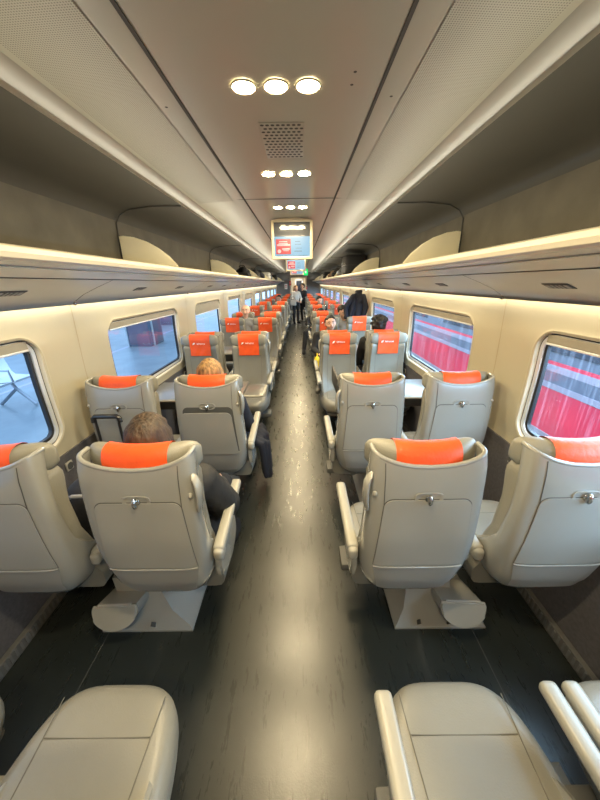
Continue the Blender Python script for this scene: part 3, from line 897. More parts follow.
rows = [('Z', -.01, 1), ('A', .92, 1), ('B', 1.855, 1), ('C', 3.80, -1), ('Cb', 3.835, 1), ('D', 5.70, -1), ('E', 6.72, -1), ('Eb', 6.755, 1),
        ('F', 8.70, -1), ('Fb', 8.735, 1), ('G', 10.65, -1), ('Gb', 10.685, 1), ('H', 12.60, -1), ('Hb', 12.635, 1), ('I', 14.55, -1), ('Ib', 14.585, 1),
        ('J', 16.5, -1), ('Jb', 16.535, 1), ('K', 18.45, -1)]
LAB = {
 ('Z', -1, 'aisle'): 'grey leather seat at bottom left, only its stitched cushion in view', ('Z', -1, 'window'): 'grey leather seat cut off at the bottom left corner by the wall',
 ('Z', 1, 'aisle'): 'grey leather seat at bottom right with cream aisle armrest, only the cushion in view', ('Z', 1, 'window'): 'grey leather seat cut off at the bottom right corner with cream armrest',
 ('A', -1, 'aisle'): 'nearest left aisle seat seen from behind, brown haired passenger in it', ('A', -1, 'window'): 'nearest left window seat seen from behind, cut by the left picture edge',
 ('A', 1, 'aisle'): 'nearest right aisle seat seen from behind, orange headrest and empty, beside the aisle', ('A', 1, 'window'): 'nearest right window seat seen from behind, cut by the right picture edge',
 ('B', -1, 'aisle'): 'left aisle seat seen from behind with half open tray, blonde passenger in it', ('B', -1, 'window'): 'left window seat seen from behind beside black suitcase handle, in front of table',
 ('B', 1, 'aisle'): 'second right aisle seat seen from behind, in front of the table', ('B', 1, 'window'): 'second right window seat seen from behind, in front of the table',
 ('C', -1, 'aisle'): 'left aisle seat facing the camera at the table across from the blonde passenger', ('C', -1, 'window'): 'left window seat facing the camera at the near table, directly beyond the blonde head',
 ('C', 1, 'aisle'): 'right aisle seat facing the camera at the table, in front of the smiling woman', ('C', 1, 'window'): 'right window seat facing the camera at the table, dark curly head behind it',
 ('Cb', -1, 'aisle'): 'left aisle seat turned away, back to back with the near table seat', ('Cb', -1, 'window'): 'left window seat turned away, back to back with the near table seat',
 ('Cb', 1, 'aisle'): 'right aisle seat turned away, back to back with the near table seat', ('Cb', 1, 'window'): 'right window seat turned away, curly haired passenger sitting in it',
 ('D', 1, 'aisle'): 'right aisle seat facing the camera with the woman in black in it', ('D', 1, 'window'): 'right window seat facing the camera directly left of the hanging dark jacket',
 ('D', -1, 'aisle'): 'left aisle seat facing the camera, second facing row from the near table', ('D', -1, 'window'): 'left window seat facing the camera, second facing row from the near table',
 ('E', -1, 'window'): 'left window seat facing the camera with the bald passenger in it',
 ('E', 1, 'window'): 'right window seat facing the camera with dark haired passenger leaning in it',
}
for (r, y, f) in rows:
    for side in (-1, 1):
        for pos in ('aisle', 'window'):
            k = (r, side, pos)
            sd = 'left' if side < 0 else 'right'
            if k in LAB: lab = LAB[k]
            else:
                fr = [q[0] for q in rows if q[2] < 0]
                if f < 0: lab = '%s %s seat with orange cloth facing the camera, %s facing row from the near table' % (sd, pos, ORD[fr.index(r)])
                else: lab = '%s %s seat turned away, back to back with the %s facing row of seats' % (sd, pos, ORD[fr.index(r[0])])
            put_seat(r, y, f, side, pos, lab, 'train seats seen from behind' if f > 0 else 'train seats facing the camera')
# individual poses
def arm(o, s, ang):
    for c_ in o.children:
        if c_.name.split('.')[0] == 'armrest' and c_.location.x * s > 0: c_.rotation_euler = (ang, 0, 0)
arm(SEATS[('Z', -1, 'aisle')], 1, 1.35); arm(SEATS[('Z', -1, 'aisle')], -1, 1.35); arm(SEATS[('Z', -1, 'window')], 1, 1.35)
arm(SEATS[('A', 1, 'aisle')], -1, .02)
arm(SEATS[('A', -1, 'aisle')], 1, .10); arm(SEATS[('B', -1, 'aisle')], 1, .12)
tb = child(SEATS[('B', -1, 'aisle')], 'tray_table'); tb.rotation_euler = (.10, 0, 0); tb.location = (0, -.012, .628)

# pedestals: one cast foot under every pair
def make_pedestal():
    t = thing('seat_pedestal', 'x', 'seat base')
    b = MB()
    b.loft([[(sx * .20 * f_ + dx, .36 + sy * .21 * g_, z) for sx, sy in ((-1, -1), (1, -1), (1, 1), (-1, 1))] for f_, g_, z, dx in
            ((1.22, 1.05, 0, -.02), (1.22, 1.05, .012, -.02), (1.14, .98, .03, -.02), (.80, .80, .09, .01), (.62, .62, .16, .03), (.60, .55, .275, .05))], True, True, True)
    part('foot', b, M['cast'], t, angle=25)
    for jx in (-.06, .10):
        g = MB(); g.box((jx, .1475, .045), (.004, .02, .085), rot=(.5, 0, 0)); part('joint_line', g, M['groove'], t)
    x = MB(); x.box((.05, .38, .250), (.90, .14, .05), .012)
    part('crossbeam', x, M['under'], t)
    return t
def make_bin():
    """half moon lidded pod on the pedestal"""
    t = thing('waste_bin', 'x', 'bin')
    poly = [(.105, .07), (.112, .05)] + [(.112 * math.cos(a), .045 + .095 * math.sin(a)) for a in [-PI * k / 20 for k in range(1, 20)]] + [(-.112, .05), (-.105, .07)]
    b = MB(); b.prism([(a * .93, c_ * .93) for a, c_ in poly], 'y', .014, .24)
    part('bin_body', b, M['cast'], t)
    l = MB(); l.prism(poly, 'y', -.004, .018)
    bmesh.ops.bevel(l.bm, geom=[e for e in l.bm.edges if abs(e.verts[0].co.y - e.verts[1].co.y) < 1e-5], offset=.007, segments=3, affect='EDGES')
    part('bin_lid', l, M['shell'], t, angle=60)
    h = MB(); h.tube([(-.08, .004, .073), (.08, .004, .073)], .006, 8); part('hinge', h, M['shell_pocket'], t)
    return t
pp = bb = None
PEDROWS = [r for r in rows if r[0] not in ()]
for (r, y, f) in PEDROWS:
    for side in (-1, 1):
        sd = 'left' if side < 0 else 'right'
        if pp is None: o = pp = make_pedestal()
        else: o = copy_tree(pp)
        o.location = (side * .79, y, 0); o.rotation_euler = (0, 0, 0 if f > 0 else PI)
        if side * f < 0: o.scale = (-1, 1, 1)
        if r == 'A': lab = 'grey cast seat base on the floor under the nearest %s pair of seats' % sd
        else: lab = 'grey cast seat base on the floor under a %s pair of seats farther along' % sd if r != 'Z' else 'grey cast seat base under the %s seats at the bottom' % sd
        tag(o, lab, 'seat base', 'seat bases' if r == 'A' else ('seat bases under the %s seats' % sd if r != 'Z' else 'seat bases under the bottom seats'))
        if f > 0 and r in ('A', 'B'):
            if bb is None: q = bb = make_bin()
            else: q = copy_tree(bb)
            q.location = (side * .87, y + .075, .195); q.rotation_euler = (-.45, 0, side * -.05)
            tag(q, 'half moon shaped grey bin under the %s %s pair of seats' % ('nearest' if r == 'A' else 'second', sd), 'bin', 'half moon bins under the seats')

# ------------------------------------------------------------------ tables
def table(side, y, label, leaf_open, full):
    t = thing('bay_table', label, 'table', (side * 1.0, y, 0), 0, 'bay tables between facing seats')
    def B(x0, x1, y0, y1, z0, z1, bev=.008):
        m_ = MB(); m_.box((side * (x0 + x1) / 2 - side * 1.0, (y0 + y1) / 2, (z0 + z1) / 2), (abs(x1 - x0), y1 - y0, z1 - z0), bev); return m_
    x0 = .74 if not full else (.48 if leaf_open else .43)
    part('tabletop', B(x0, 1.40, -.26, .26, .745, .772), M['table'], t)
    part('apron', B(.80, 1.39, -.10, .10, .60, .744, .01), M['tabledark'], t)
    part('leg', B(.86, .94, -.05, .05, 0, .60, .02), M['tabledark'], t)
    e = MB(); e.tube([(side * (a - 1.0), b_, .758) for a, b_ in ((1.40, -.262), (x0 + .004, -.262))], .012, 8); part('edging', e, M['arm'], t)
    if not full: return t
    if leaf_open:
        lf = part('leaf', B(.29, .475, -.17, .17, .745, .770, .008), M['table'], t)
        e = MB(); e.tube([(side * (a - 1.0), b_, .758) for a, b_ in ((.475, -.172), (.33, -.172), (.295, -.16), (.284, -.13), (.284, .13), (.295, .16), (.33, .172))], .013, 8)
        part('leaf_edging', e, M['arm'], lf)
    else:
        lf = part('leaf', B(.405, .427, -.25, .25, .775, .935, .008), M['tabledark'], t)
    return t
ym = (1.855 + 3.80) / 2
table(-1, ym, 'dark bay table with open leaf between left seats, beyond the blonde passenger', True, True)
table(1, ym, 'dark bay table with grey top at the right window beyond the second seats', False, True)
for k, (a, b_) in enumerate(((3.835, 5.70), (6.755, 8.70), (8.735, 10.65), (10.685, 12.6))):
    for side in (-1, 1):
        table(side, (a + b_) / 2, 'dark bay table between the %s seats, %s table from the camera' % ('left' if side < 0 else 'right', ORD[k + 1]), False, False)

# ------------------------------------------------------------------ people
def hand(mb, w, d, side, curl=.5, palm=Vector((0, 0, -1))):
    """w wrist point, d finger direction, palm = direction the palm faces"""
    d = Vector(d).normalized(); palm = (palm - d * palm.dot(d)).normalized(); x = d.cross(palm) * side
    w = Vector(w)
    for k, off in enumerate((-.028, -.010, .010, .028)):
        mb.capsule(w + x * off * .7, .014, w + d * .085 + x * off, .0115, 8)
        L = (.062, .075, .080, .070)[k] if side else .07
        p = w + d * .088 + x * off
        for sgm, fr in enumerate((.45, .32, .26)):
            ang = curl * (.5 + sgm * .8)
            q = p + (d * math.cos(ang) + palm * math.sin(ang)) * L * fr
            mb.capsule(p, .0095 - sgm * .0008, q, .0088 - sgm * .0008, 8); p = q
    p = w + x * .030 + d * .02
    q = p + (x * .7 + d * .6 + palm * .25).normalized() * .045
    mb.capsule(p, .013, q, .0105, 8); mb.capsule(q, .0105, q + (d * .9 + x * .2 + palm * .3).normalized() * .032, .009, 8)

def person(label, loc, rz, J, hair, top, bottom, shoes, hair_style='short', voxel=.009, face=True, bare_arm=False, extra=None, puffy=1.0):
    """J holds joint positions in the person's own frame, facing +y."""
    t = thing('person', label, 'person', loc, rz)
    V = lambda k: Vector(J[k])
    b = MB(); H = V('head'); Rm = Euler(J.get('head_rot', (0, 0, 0))).to_matrix()
    h = lambda p: H + Rm @ Vector(p)
    # skull and face
    b.capsule(h((0, -.028, .035)), .088, h((0, .010, .032)), .084, 16)
    b.capsule(h((0, .025, .0)), .073, h((0, .042, -.055)), .052, 14)
    b.capsule(h((0, .050, -.085)), .030, h((0, .058, -.095)), .024, 10)
    for s in (-1, 1):
        b.capsule(h((s * .036, .060, -.028)), .030, h((s * .045, .035, -.02)), .032, 10)     # cheek
        b.capsule(h((s * .018, .080, .036)), .014, h((s * .05, .066, .034)), .013, 8)         # brow ridge
        b.ellipsoid(h((s * .086, -.008, -.006)), (.011, .020, .031), 10)                      # ear
    b.capsule(h((0, .090, .018)), .010, h((0, .110, -.022)), .014, 8)                          # nose
    for s in (-1, 1): b.capsule(h((s * .011, .097, -.026)), .009, h((s * .013, .092, -.027)), .009, 8)
    b.capsule(h((-.02, .084, -.058)), .010, h((.02, .084, -.058)), .010, 8)                    # lips base
    b.capsule(V('neck') + Vector((0, 0, -.07)), .056, H + Vector((0, -.015, -.06)), .052, 14)
    # trunk and limbs under the clothes
    b.capsule(V('chest') + Vector((-.08, 0, 0)), .085, V('chest') + Vector((.08, 0, 0)), .085)
    b.capsule(V('chest'), .10, V('pelvis'), .10)
    for s, n in ((1, 'r'), (-1, 'l')):
        b.capsule(V('sh_' + n), .048, V('el_' + n), .038); b.capsule(V('el_' + n), .037, V('wr_' + n), .026)
        b.capsule(V('chest') + Vector((s * .06, 0, .06)), .06, V('sh_' + n), .048)
        b.capsule(V('hip_' + n), .075, V('kn_' + n), .052); b.capsule(V('kn_' + n), .050, V('an_' + n), .036)
        b.capsule(V('an_' + n), .034, V('to_' + n), .028)
        dr = V('wr_' + n) - V('el_' + n)
        hd = Vector(J.get('hd_' + n, dr)); hand(b, V('wr_' + n), hd, s, .55, Vector(J.get('pl_' + n, (0, 0, -1))))
    remeshed('body', b, M['skin'], voxel, 3, t)
    # face details
    if face:
        e = MB()
        for s in (-1, 1): e.ellipsoid(h((s * .032, .0835, .012)), (.013, .008, .007), 10)
        part('eyes', e, M['eyewhite'], t)
        e = MB()
        for s in (-1, 1): e.ellipsoid(h((s * .032, .0895, .012)), (.006, .004, .006), 10)
        part('iris', e, M['eye'], t)
        e = MB()
        for s in (-1, 1): e.tube([h((s * .016, .0945, .034)), h((s * .034, .0915, .040)), h((s * .052, .079, .034))], [.003, .0042, .002], 6)
        part('eyebrows', e, M['hairblack'] if hair != M['hairblonde'] else hair, t)
        e = MB(); e.tube([h((-.026, .085, -.055)), h((-.010, .0945, -.058)), h((.010, .0945, -.058)), h((.026, .085, -.055))], [.002, .0055, .0055, .002], 8)
        part('lips', e, M['lips'], t)
    # hair
    if hair_style != 'bald':
        g = MB()
        g.capsule(h((0, -.036, .050)), .093, h((0, -.012, .068)), .081, 18)
        g.capsule(h((0, -.05, .01)), .082, h((0, -.045, -.03)), .066, 14)
        for s in (-1, 1): g.capsule(h((s * .058, -.015, .045)), .042, h((s * .064, -.025, -.012)), .028, 10)
        if face:
            for k in range(5): g.capsule(h((-.05 + .025 * k, .040, .100 - abs(k - 2) * .006)), .026, h((-.06 + .028 * k, .052, .098 - abs(k - 2) * .007)), .016, 8)
        if hair_style in ('long', 'bob'):
            zb = -.20 if hair_style == 'long' else -.10
            for k in range(7):
                a = PI + PI * (k / 6) * 1.0; 
                g.capsule(h((.075 * math.cos(a), -.03 + .065 * math.sin(a), .02)), .030, h((.085 * math.cos(a), -.035 + .07 * math.sin(a), zb + .02 * (k % 2))), .020, 8)
        if hair_style == 'curly':
            rnd = random.Random(3)
            for k in range(60):
                a, el = rnd.uniform(0, 2 * PI), rnd.uniform(-.3, 1.5)
                p = Vector((math.cos(a) * math.cos(el) * .108, math.sin(a) * math.cos(el) * .112 - .02, .045 + math.sin(el) * .10))
                if p.y > .055 and p.z < .08: continue
                g.capsule(h(p), rnd.uniform(.016, .026))
        ob = remeshed('hair', g, hair, .010, 2, t)
    # clothes
    c_ = MB(); q = 1.0
    c_.capsule(V('chest') + Vector((-.085, -.005, .0)), .118, V('chest') + Vector((.085, -.005, .0)), .118, 16)
    c_.capsule(V('chest') + Vector((-.03, 0, -.02)), .125, V('pelvis') + Vector((-.03, 0, .03)), .122, 16)
    c_.capsule(V('chest') + Vector((.03, 0, -.02)), .125, V('pelvis') + Vector((.03, 0, .03)), .122, 16)
    c_.capsule(V('neck') + Vector((0, -.01, -.06)), .078, V('neck') + Vector((0, -.012, -.015)), .066, 14)
    for s, n in ((1, 'r'), (-1, 'l')):
        c_.capsule(V('chest') + Vector((s * .06, 0, .07)), .078, V('sh_' + n), .070 * puffy, 14)
        c_.capsule(V('sh_' + n), .069 * puffy, V('el_' + n), .056 * puffy, 14)
        end = V('el_' + n).lerp(V('wr_' + n), .95 if not bare_arm else .3)
        if puffy > 1.05:
            for k in range(6):
                p = V('sh_' + n).lerp(V('el_' + n), k / 5.2); c_.capsule(p, .082)
                p = V('el_' + n).lerp(end, k / 5.2); c_.capsule(p, .070 - .012 * k / 5)
        c_.capsule(V('el_' + n), .055 * puffy, end, .040 * puffy, 14)
    remeshed('jacket', c_, top, .011, 3, t)
    c_ = MB()
    for s, n in ((1, 'r'), (-1, 'l')):
        c_.capsule(V('pelvis') + Vector((s * .04, 0, -.02)), .122, V('hip_' + n), .098, 14)
        c_.capsule(V('hip_' + n), .098, V('kn_' + n), .070, 14); c_.capsule(V('kn_' + n), .069, V('an_' + n) + Vector((0, 0, .02)), .052, 14)
    remeshed('trousers', c_, bottom, .012, 3, t)
    for s, n in ((1, 'r'), (-1, 'l')):
        a, o_ = V('an_' + n), V('to_' + n)
        d = (o_ - a); d.z = 0; d.normalize()
        m_ = MB()
        base = a.copy(); zb = min(a.z - .075, o_.z - .025)
        ring = lambda sc, z: [base + d * (.065 + .135 * math.cos(q_) * sc) + Vector((-d.y, d.x, 0)) * .046 * sc * math.sin(q_) * (1 + .12 * math.cos(q_)) + Vector((0, 0, z - base.z)) for q_ in [2 * PI * k / 18 for k in range(18)]]
        m_.loft([ring(1, zb), ring(1.02, zb + .02), ring(.98, zb + .045), [base + (p - base) * Vector((1, 1, 1)).x * .62 + Vector((0, 0, .012)) for p in ring(.85, zb + .085)], [a + Vector((.045 * math.cos(q_), .045 * math.sin(q_), .04)) for q_ in [2 * PI * k / 18 for k in range(18)]]], True, True, True)
        part('shoe', m_, shoes, t)
    return t

def seated(dz=0, lean=0, head=(0, .22, 1.09), head_rot=(0, 0, 0), **kw):
    J = dict(pelvis=(0, .29, .565), chest=(0, .235, .885 + dz), neck=(0, .225, 1.02 + dz), head=head, head_rot=head_rot,
             sh_r=(.175, .235, .935 + dz), sh_l=(-.175, .235, .935 + dz), el_r=(.235, .30, .70), el_l=(-.235, .30, .70),
             wr_r=(.13, .48, .645), wr_l=(-.13, .48, .645), hip_r=(.095, .30, .56), hip_l=(-.095, .30, .56),
             kn_r=(.11, .70, .545), kn_l=(-.11, .70, .545), an_r=(.11, .74, .095), an_l=(-.11, .74, .095), to_r=(.115, .87, .035), to_l=(-.115, .87, .035))
    J.update(kw); return J
def standing(**kw):
    J = dict(pelvis=(0, 0, .95), chest=(0, .0, 1.28), neck=(0, .0, 1.44), head=(0, .02, 1.575), sh_r=(.175, 0, 1.37), sh_l=(-.175, 0, 1.37),
             el_r=(.23, .0, 1.09), el_l=(-.23, 0, 1.09), wr_r=(.22, .10, .86), wr_l=(-.22, .10, .86), hip_r=(.09, 0, .90), hip_l=(-.09, 0, .90),
             kn_r=(.10, .02, .49), kn_l=(-.10, .02, .49), an_r=(.10, -.02, .09), an_l=(-.10, -.02, .09), to_r=(.12, .11, .03), to_l=(-.12, .11, .03))
    J.update(kw); return J

# passenger in the nearest left aisle seat
person('passenger with brown hair and dark grey puffer jacket seated nearest on the left', (-AX, .92, 0), 0,
       seated(head=(-.035, .245, 1.095), head_rot=(-.25, .0, .25), el_r=(.225, .36, .67), wr_r=(.14, .54, .66), sh_r=(.155, .26, .89)),
       M['hairbrown'], M['puffer'], M['black'], M['black'], 'bob', face=True, puffy=1.06)
# blonde passenger, second left aisle seat; leg stretched into the aisle
person('passenger with blonde hair in the left seat with the half open tray', (-AX, 1.855, 0), 0,
       seated(head=(-.02, .235, 1.115), head_rot=(-.15, 0, .05), el_r=(.205, .34, .68), el_l=(-.205, .34, .68), sh_r=(.15, .25, .92), sh_l=(-.15, .25, .92)),
       M['hairblonde'], M['navy'], M['navy'], M['black'], 'bob')
# woman facing the camera on the right of the aisle (facing -y)
person('smiling woman with short dark hair and black jacket facing the camera by the aisle', (AX - .03, 5.70, 0), PI,
       seated(head=(-.055, .60, 1.115), head_rot=(.05, .10, .10), neck=(-.04, .52, .985), sh_r=(.16, .48, .90), sh_l=(-.22, .48, .90), chest=(-.02, .44, .84), pelvis=(0, .32, .57),
              kn_r=(.11, .84, .53), an_r=(.10, .90, .095), to_r=(.10, 1.02, .035), wr_r=(.13, .84, .66), wr_l=(-.12, .78, .64), el_r=(.22, .56, .68), el_l=(-.26, .56, .68)),
       M['hairblack'], M['black'], M['black'], M['whitebag'], 'short')
person('passenger with dark curly hair behind the right window seat at the near table', (WX - .03, 3.835, 0), 0,
       seated(dz=.07, head=(.0, .24, 1.195), neck=(0, .24, 1.09)), M['hairblack'], M['black'], M['navy'], M['black'], 'curly')
person('dark haired passenger leaning on a hand by the right window near the hanging jacket', (WX - .10, 6.72, 0), PI,
       seated(dz=.06, head=(.10, .36, 1.19), head_rot=(-.35, .25, .3), neck=(.04, .27, 1.08), wr_l=(-.02, .45, 1.07), el_l=(-.2, .42, .80), hd_l=(.1, -.1, 1), pl_l=(.6, -.6, 0)),
       M['hairblack'], M['greybag'], M['black'], M['black'], 'short')
person('bald passenger facing the camera by the left windows', (-WX + .05, 6.72, 0), PI,
       seated(dz=.07, head=(-.05, .27, 1.225), neck=(-.02, .25, 1.10)), M['hairgrey'], M['greybag'], M['black'], M['black'], 'bald')
person('dark haired passenger far down on the right leaning forward between the seats', (AX + .17, 10.65, 0), PI,
       seated(dz=.07, head=(0, .33, 1.215), head_rot=(-.4, .3, 0), neck=(0, .27, 1.09)), M['hairblack'], M['black'], M['black'], M['black'], 'short')
person('dark haired passenger far down on the left slumped between the seats', (-AX - .10, 12.60, 0), PI,
       seated(dz=.05, head=(.08, .30, 1.20), head_rot=(-.3, -.3, 0), neck=(0, .26, 1.07)), M['hairblack'], M['black'], M['black'], M['black'], 'short')
person('woman with light brown hair and white top standing at the far end of the aisle', (-.10, 14.3, 0), PI + .45,
       standing(head=(0, .03, 1.52), wr_r=(.10, .27, 1.02), wr_l=(-.12, .27, 1.0), el_r=(.24, .04, 1.08), el_l=(-.24, .04, 1.08), neck=(0, 0, 1.40), sh_r=(.16, 0, 1.33), sh_l=(-.16, 0, 1.33)),
       M['hairblonde'], M['whitebag'], M['black'], M['black'], 'long')
man = person('man in dark jacket standing in the aisle, facing the woman in white', (.235, 14.85, 0), PI - .9,
       standing(an_l=(-.13, -.12, .09), to_l=(-.14, .01, .03), kn_l=(-.12, -.02, .49), wr_l=(-.30, .28, 1.08), el_l=(-.29, .06, 1.10), head=(0, .03, 1.60)),
       M['hairblack'], M['navy'], M['black'], M['greybag'], 'short')
# passenger whose leg reaches into the aisle far down on the right
person('far passenger in black on the right with one leg stretched into the aisle', (AX - .05, 8.70, 0), PI,
       seated(dz=-.10, head=(-.12, .31, .985), neck=(-.08, .27, .88), chest=(-.04, .26, .765), head_rot=(-.3, -.3, 0), kn_r=(.28, .66, .53), an_r=(.33, .80, .095), to_r=(.34, .93, .035)),
       M['hairblack'], M['black'], M['black'], M['black'], 'short')

# ------------------------------------------------------------------ loose things
def cloth_blob(name, label, cat, loc, parts_, m, voxel=.012, group=None, extra=None):
    mb = MB()
    for p in parts_: mb.capsule(*p)
    t = thing(name, label, cat, loc, 0, group)
    remeshed(extra or 'body', mb, m, voxel, 4, t)
    return t
# dark coat hanging off the blonde passenger's lap into the aisle
t = thing('coat', 'dark navy coat hanging from the blonde passenger\'s seat into the aisle', 'coat', (-.25, 2.40, -.13))
mb = MB()
for k in range(7):
    u = k / 6
    mb.capsule((-.10 + .05 * u, -.16 + .30 * u, .64), .030, (-.02 + .02 * math.sin(k * 2), -.15 + .30 * u, .60), .026)
    mb.capsule((-.02 + .02 * math.sin(k * 2), -.15 + .30 * u, .60), .028, (.005 + .03 * math.sin(k * 2.1), -.14 + .27 * u, .24 + .07 * abs(u - .4)), .022)
remeshed('coat_body', mb, M['navy'], .011, 4, t)
mb = MB(); mb.capsule((.015, -.06, .56), .036, (.03, -.10, .26), .032); remeshed('sleeve', mb, M['navy'], .011, 3, t)

# jacket on the hook by the right window
t = thing('hanging_jacket', 'dark navy jacket hanging from a hook between two right windows', 'jacket', (1.30, 6.17, 0))
mb = MB()
for k in range(9):
    u = (k - 4) / 4
    mb.capsule((-.09 + .11 * u, .02 * math.cos(k * 1.7), 1.53 - .05 * abs(u)), .042, (-.14 + .17 * u, .03 * math.cos(k * 1.7), 1.10), .042)
mb.capsule((-.12, 0, 1.575), .034, (-.04, 0, 1.58), .034); mb.capsule((-.13, -.03, 1.53), .03, (-.05, -.05, 1.40), .03)
remeshed('jacket_body', mb, M['navy'], .012, 3, t)
for s in (-1, 1):
    mb = MB(); mb.capsule((-.09 + s * .10, -.03, 1.49), .052, (-.13 + s * .20, -.05, 1.30), .050); mb.capsule((-.13 + s * .20, -.05, 1.30), .050, (-.14 + s * .17, -.06, 1.12), .042)
    remeshed('sleeve', mb, M['navy'], .012, 3, t)
mb = MB(); mb.tube([(.11, 0, 1.60), (-.04, 0, 1.615), (-.08, 0, 1.60), (-.09, 0, 1.56)], .008, 8); part('hook', mb, M['chrome'], t)

# trolley suitcase in front of the left window seat
t = thing('trolley_suitcase', 'black suitcase with raised trolley handle between the two left window seats', 'suitcase', (-1.185, 1.615, -.0))
mb = MB(); mb.box((0, .08, .30), (.38, .22, .52), .04, seg=3); part('case', mb, M['black'], t)
mb = MB(); mb.box((0, -.045, .30), (.24, .03, .36), .012); part('front_pocket', mb, M['black'], t)
for s in (-1, 1):
    mb = MB(); mb.tube([(s * .075, .15, .56), (s * .075, .15, .955)], .009, 8); part('handle_tube', mb, M['blackgloss'], t)
    mb = MB(); mb.tube([(s * .13 - .012, .12, .035), (s * .13 + .012, .12, .035)], .035, 14); part('wheel', mb, M['blackgloss'], t)
mb = MB(); mb.tube([(-.085, .15, .925), (-.083, .15, .955), (-.07, .15, .965), (.07, .15, .965), (.083, .15, .955), (.085, .15, .925)], .016, 10); part('handle_grip', mb, M['blackgloss'], t)

# black bag between the nearest left seats
t = thing('shoulder_bag', 'black shoulder bag with grey strap between the nearest left seats', 'bag', (-1.06, 1.29, .02))
mb = MB(); mb.ellipsoid((-.02, .05, .62), (.13, .14, .16)); mb.ellipsoid((.0, .05, .50), (.14, .13, .10)); mb.box((0, .05, .52), (.24, .22, .14), .04)
remeshed('bag_body', mb, M['black'], .012, 4, t)
mb = MB(); mb.tube([(-.12, -.02, .62), (-.08, -.08, .72), (.0, -.085, .765), (.08, -.05, .74), (.10, .02, .66)], .010, 8); part('strap', mb, M['greybag'], t)

# yellow bag by the woman's knee
t = thing('yellow_bag', 'small yellow bag on the aisle side by the woman in black', 'bag', (.325, 4.74, -.085))
mb = MB(); mb.ellipsoid((.02, 0, .66), (.05, .07, .08)); mb.ellipsoid((.02, 0, .60), (.055, .075, .06)); remeshed('bag_body', mb, M['yellow'], .010, 3, t)
mb = MB(); mb.tube([(.02, -.04, .72), (.02, -.02, .78), (.02, .02, .78), (.02, .04, .72)], .008, 8); part('handle', mb, M['yellow'], t)

# handbag of the standing woman
t = thing('handbag', 'pale handbag hanging in front of the woman in white in the aisle', 'bag', (-.21, 13.99, 0))
mb = MB(); mb.box((0, 0, .93), (.26, .09, .22), .03, seg=3); part('bag_body', mb, M['whitebag'], t)
mb = MB(); mb.tube([(-.09, 0, 1.03), (-.07, 0, 1.16), (0, 0, 1.20), (.07, 0, 1.16), (.09, 0, 1.03)], .008, 8); part('handle', mb, M['brownbag'], t)

# luggage on the racks (shelf top z = 1.872)
SH = 1.874
def suitcase(loc, size, m, label, rz=0):
    t = thing('suitcase', label, 'suitcase', loc, rz, 'luggage on the racks')
    w, d, h_ = size
    mb = MB(); mb.box((0, 0, h_ / 2), size, min(size) * .18, seg=3); part('case', mb, m, t)
    mb = MB(); mb.tube([(w / 2 - .005, -.08, h_ * .6), (w / 2 + .025, -.06, h_ * .6), (w / 2 + .025, .06, h_ * .6), (w / 2 - .005, .08, h_ * .6)], .010, 8); part('handle', mb, M['blackgloss'], t)
    mb = MB(); mb.box((0, 0, h_ * .5), (w * 1.004, d * 1.004, .008)); part('zip', mb, M['blackgloss'], t)
    return t
def backpack(loc, size, m, label, rz=0):
    t = thing('backpack', label, 'bag', loc, rz, 'luggage on the racks')
    w, d, h_ = size
    mb = MB(); mb.capsule((-w * .2, 0, h_ * .38), h_ * .36, (w * .2, 0, h_ * .38), h_ * .36); mb.capsule((-w * .1, d * .15, h_ * .62), h_ * .30, (w * .1, -d * .15, h_ * .6), h_ * .30); mb.box((0, 0, h_ * .2), (w * .8, d * .8, h_ * .39), .03)
    remeshed('bag_body', mb, m, .016, 4, t)
    mb = MB(); mb.capsule((-w * .42, -.05, h_ * .3), .06, (-w * .42, .05, h_ * .3), .06); remeshed('pocket', mb, m, .014, 2, t)
    mb = MB(); mb.tube([(-.08, 0, h_ * .9), (-.06, 0, h_ * .98), (.02, 0, h_ * 1.0), (.06, 0, h_ * .9)], .010, 8); part('strap', mb, M['blackgloss'], t)
    return t
suitcase((1.175, 6.65, SH), (.42, .62, .38), M['black'], 'big black suitcase lying on the right luggage rack behind the second divider', PI)
backpack((1.15, 7.55, SH), (.36, .34, .27), M['greybag'], 'grey rucksack on the right luggage rack beyond the big black suitcase')
backpack((1.17, 8.9, SH), (.38, .40, .28), M['black'], 'black rucksack on the right luggage rack beyond the grey rucksack')
backpack((1.17, 10.1, SH), (.38, .40, .26), M['brownbag'], 'brown bag on the right luggage rack far beyond the rucksacks')
suitcase((1.18, 12.3, SH), (.40, .60, .25), M['black'], 'small black case far along the right luggage rack', PI)
backpack((1.17, 14.6, SH), (.38, .40, .26), M['whitebag'], 'pale bag farthest along the right luggage rack')
backpack((-1.17, 7.2, SH), (.38, .60, .25), M['black'], 'black duffel bag on the left luggage rack before the third divider')
backpack((-1.17, 8.9, SH), (.38, .60, .27), M['black'], 'large black bag on the left luggage rack behind the third divider')
backpack((-1.17, 10.1, SH), (.38, .44, .26), M['navy'], 'dark blue bag on the left luggage rack beyond the large black bag')
suitcase((-1.18, 11.7, SH), (.40, .60, .25), M['whitebag'], 'pale suitcase on the left luggage rack far along')
backpack((-1.17, 13.0, SH), (.38, .42, .26), M['greybag'], 'grey bag on the left luggage rack beyond the pale suitcase')
suitcase((-1.18, 15.4, SH), (.40, .60, .24), M['black'], 'black case farthest along the left luggage rack')

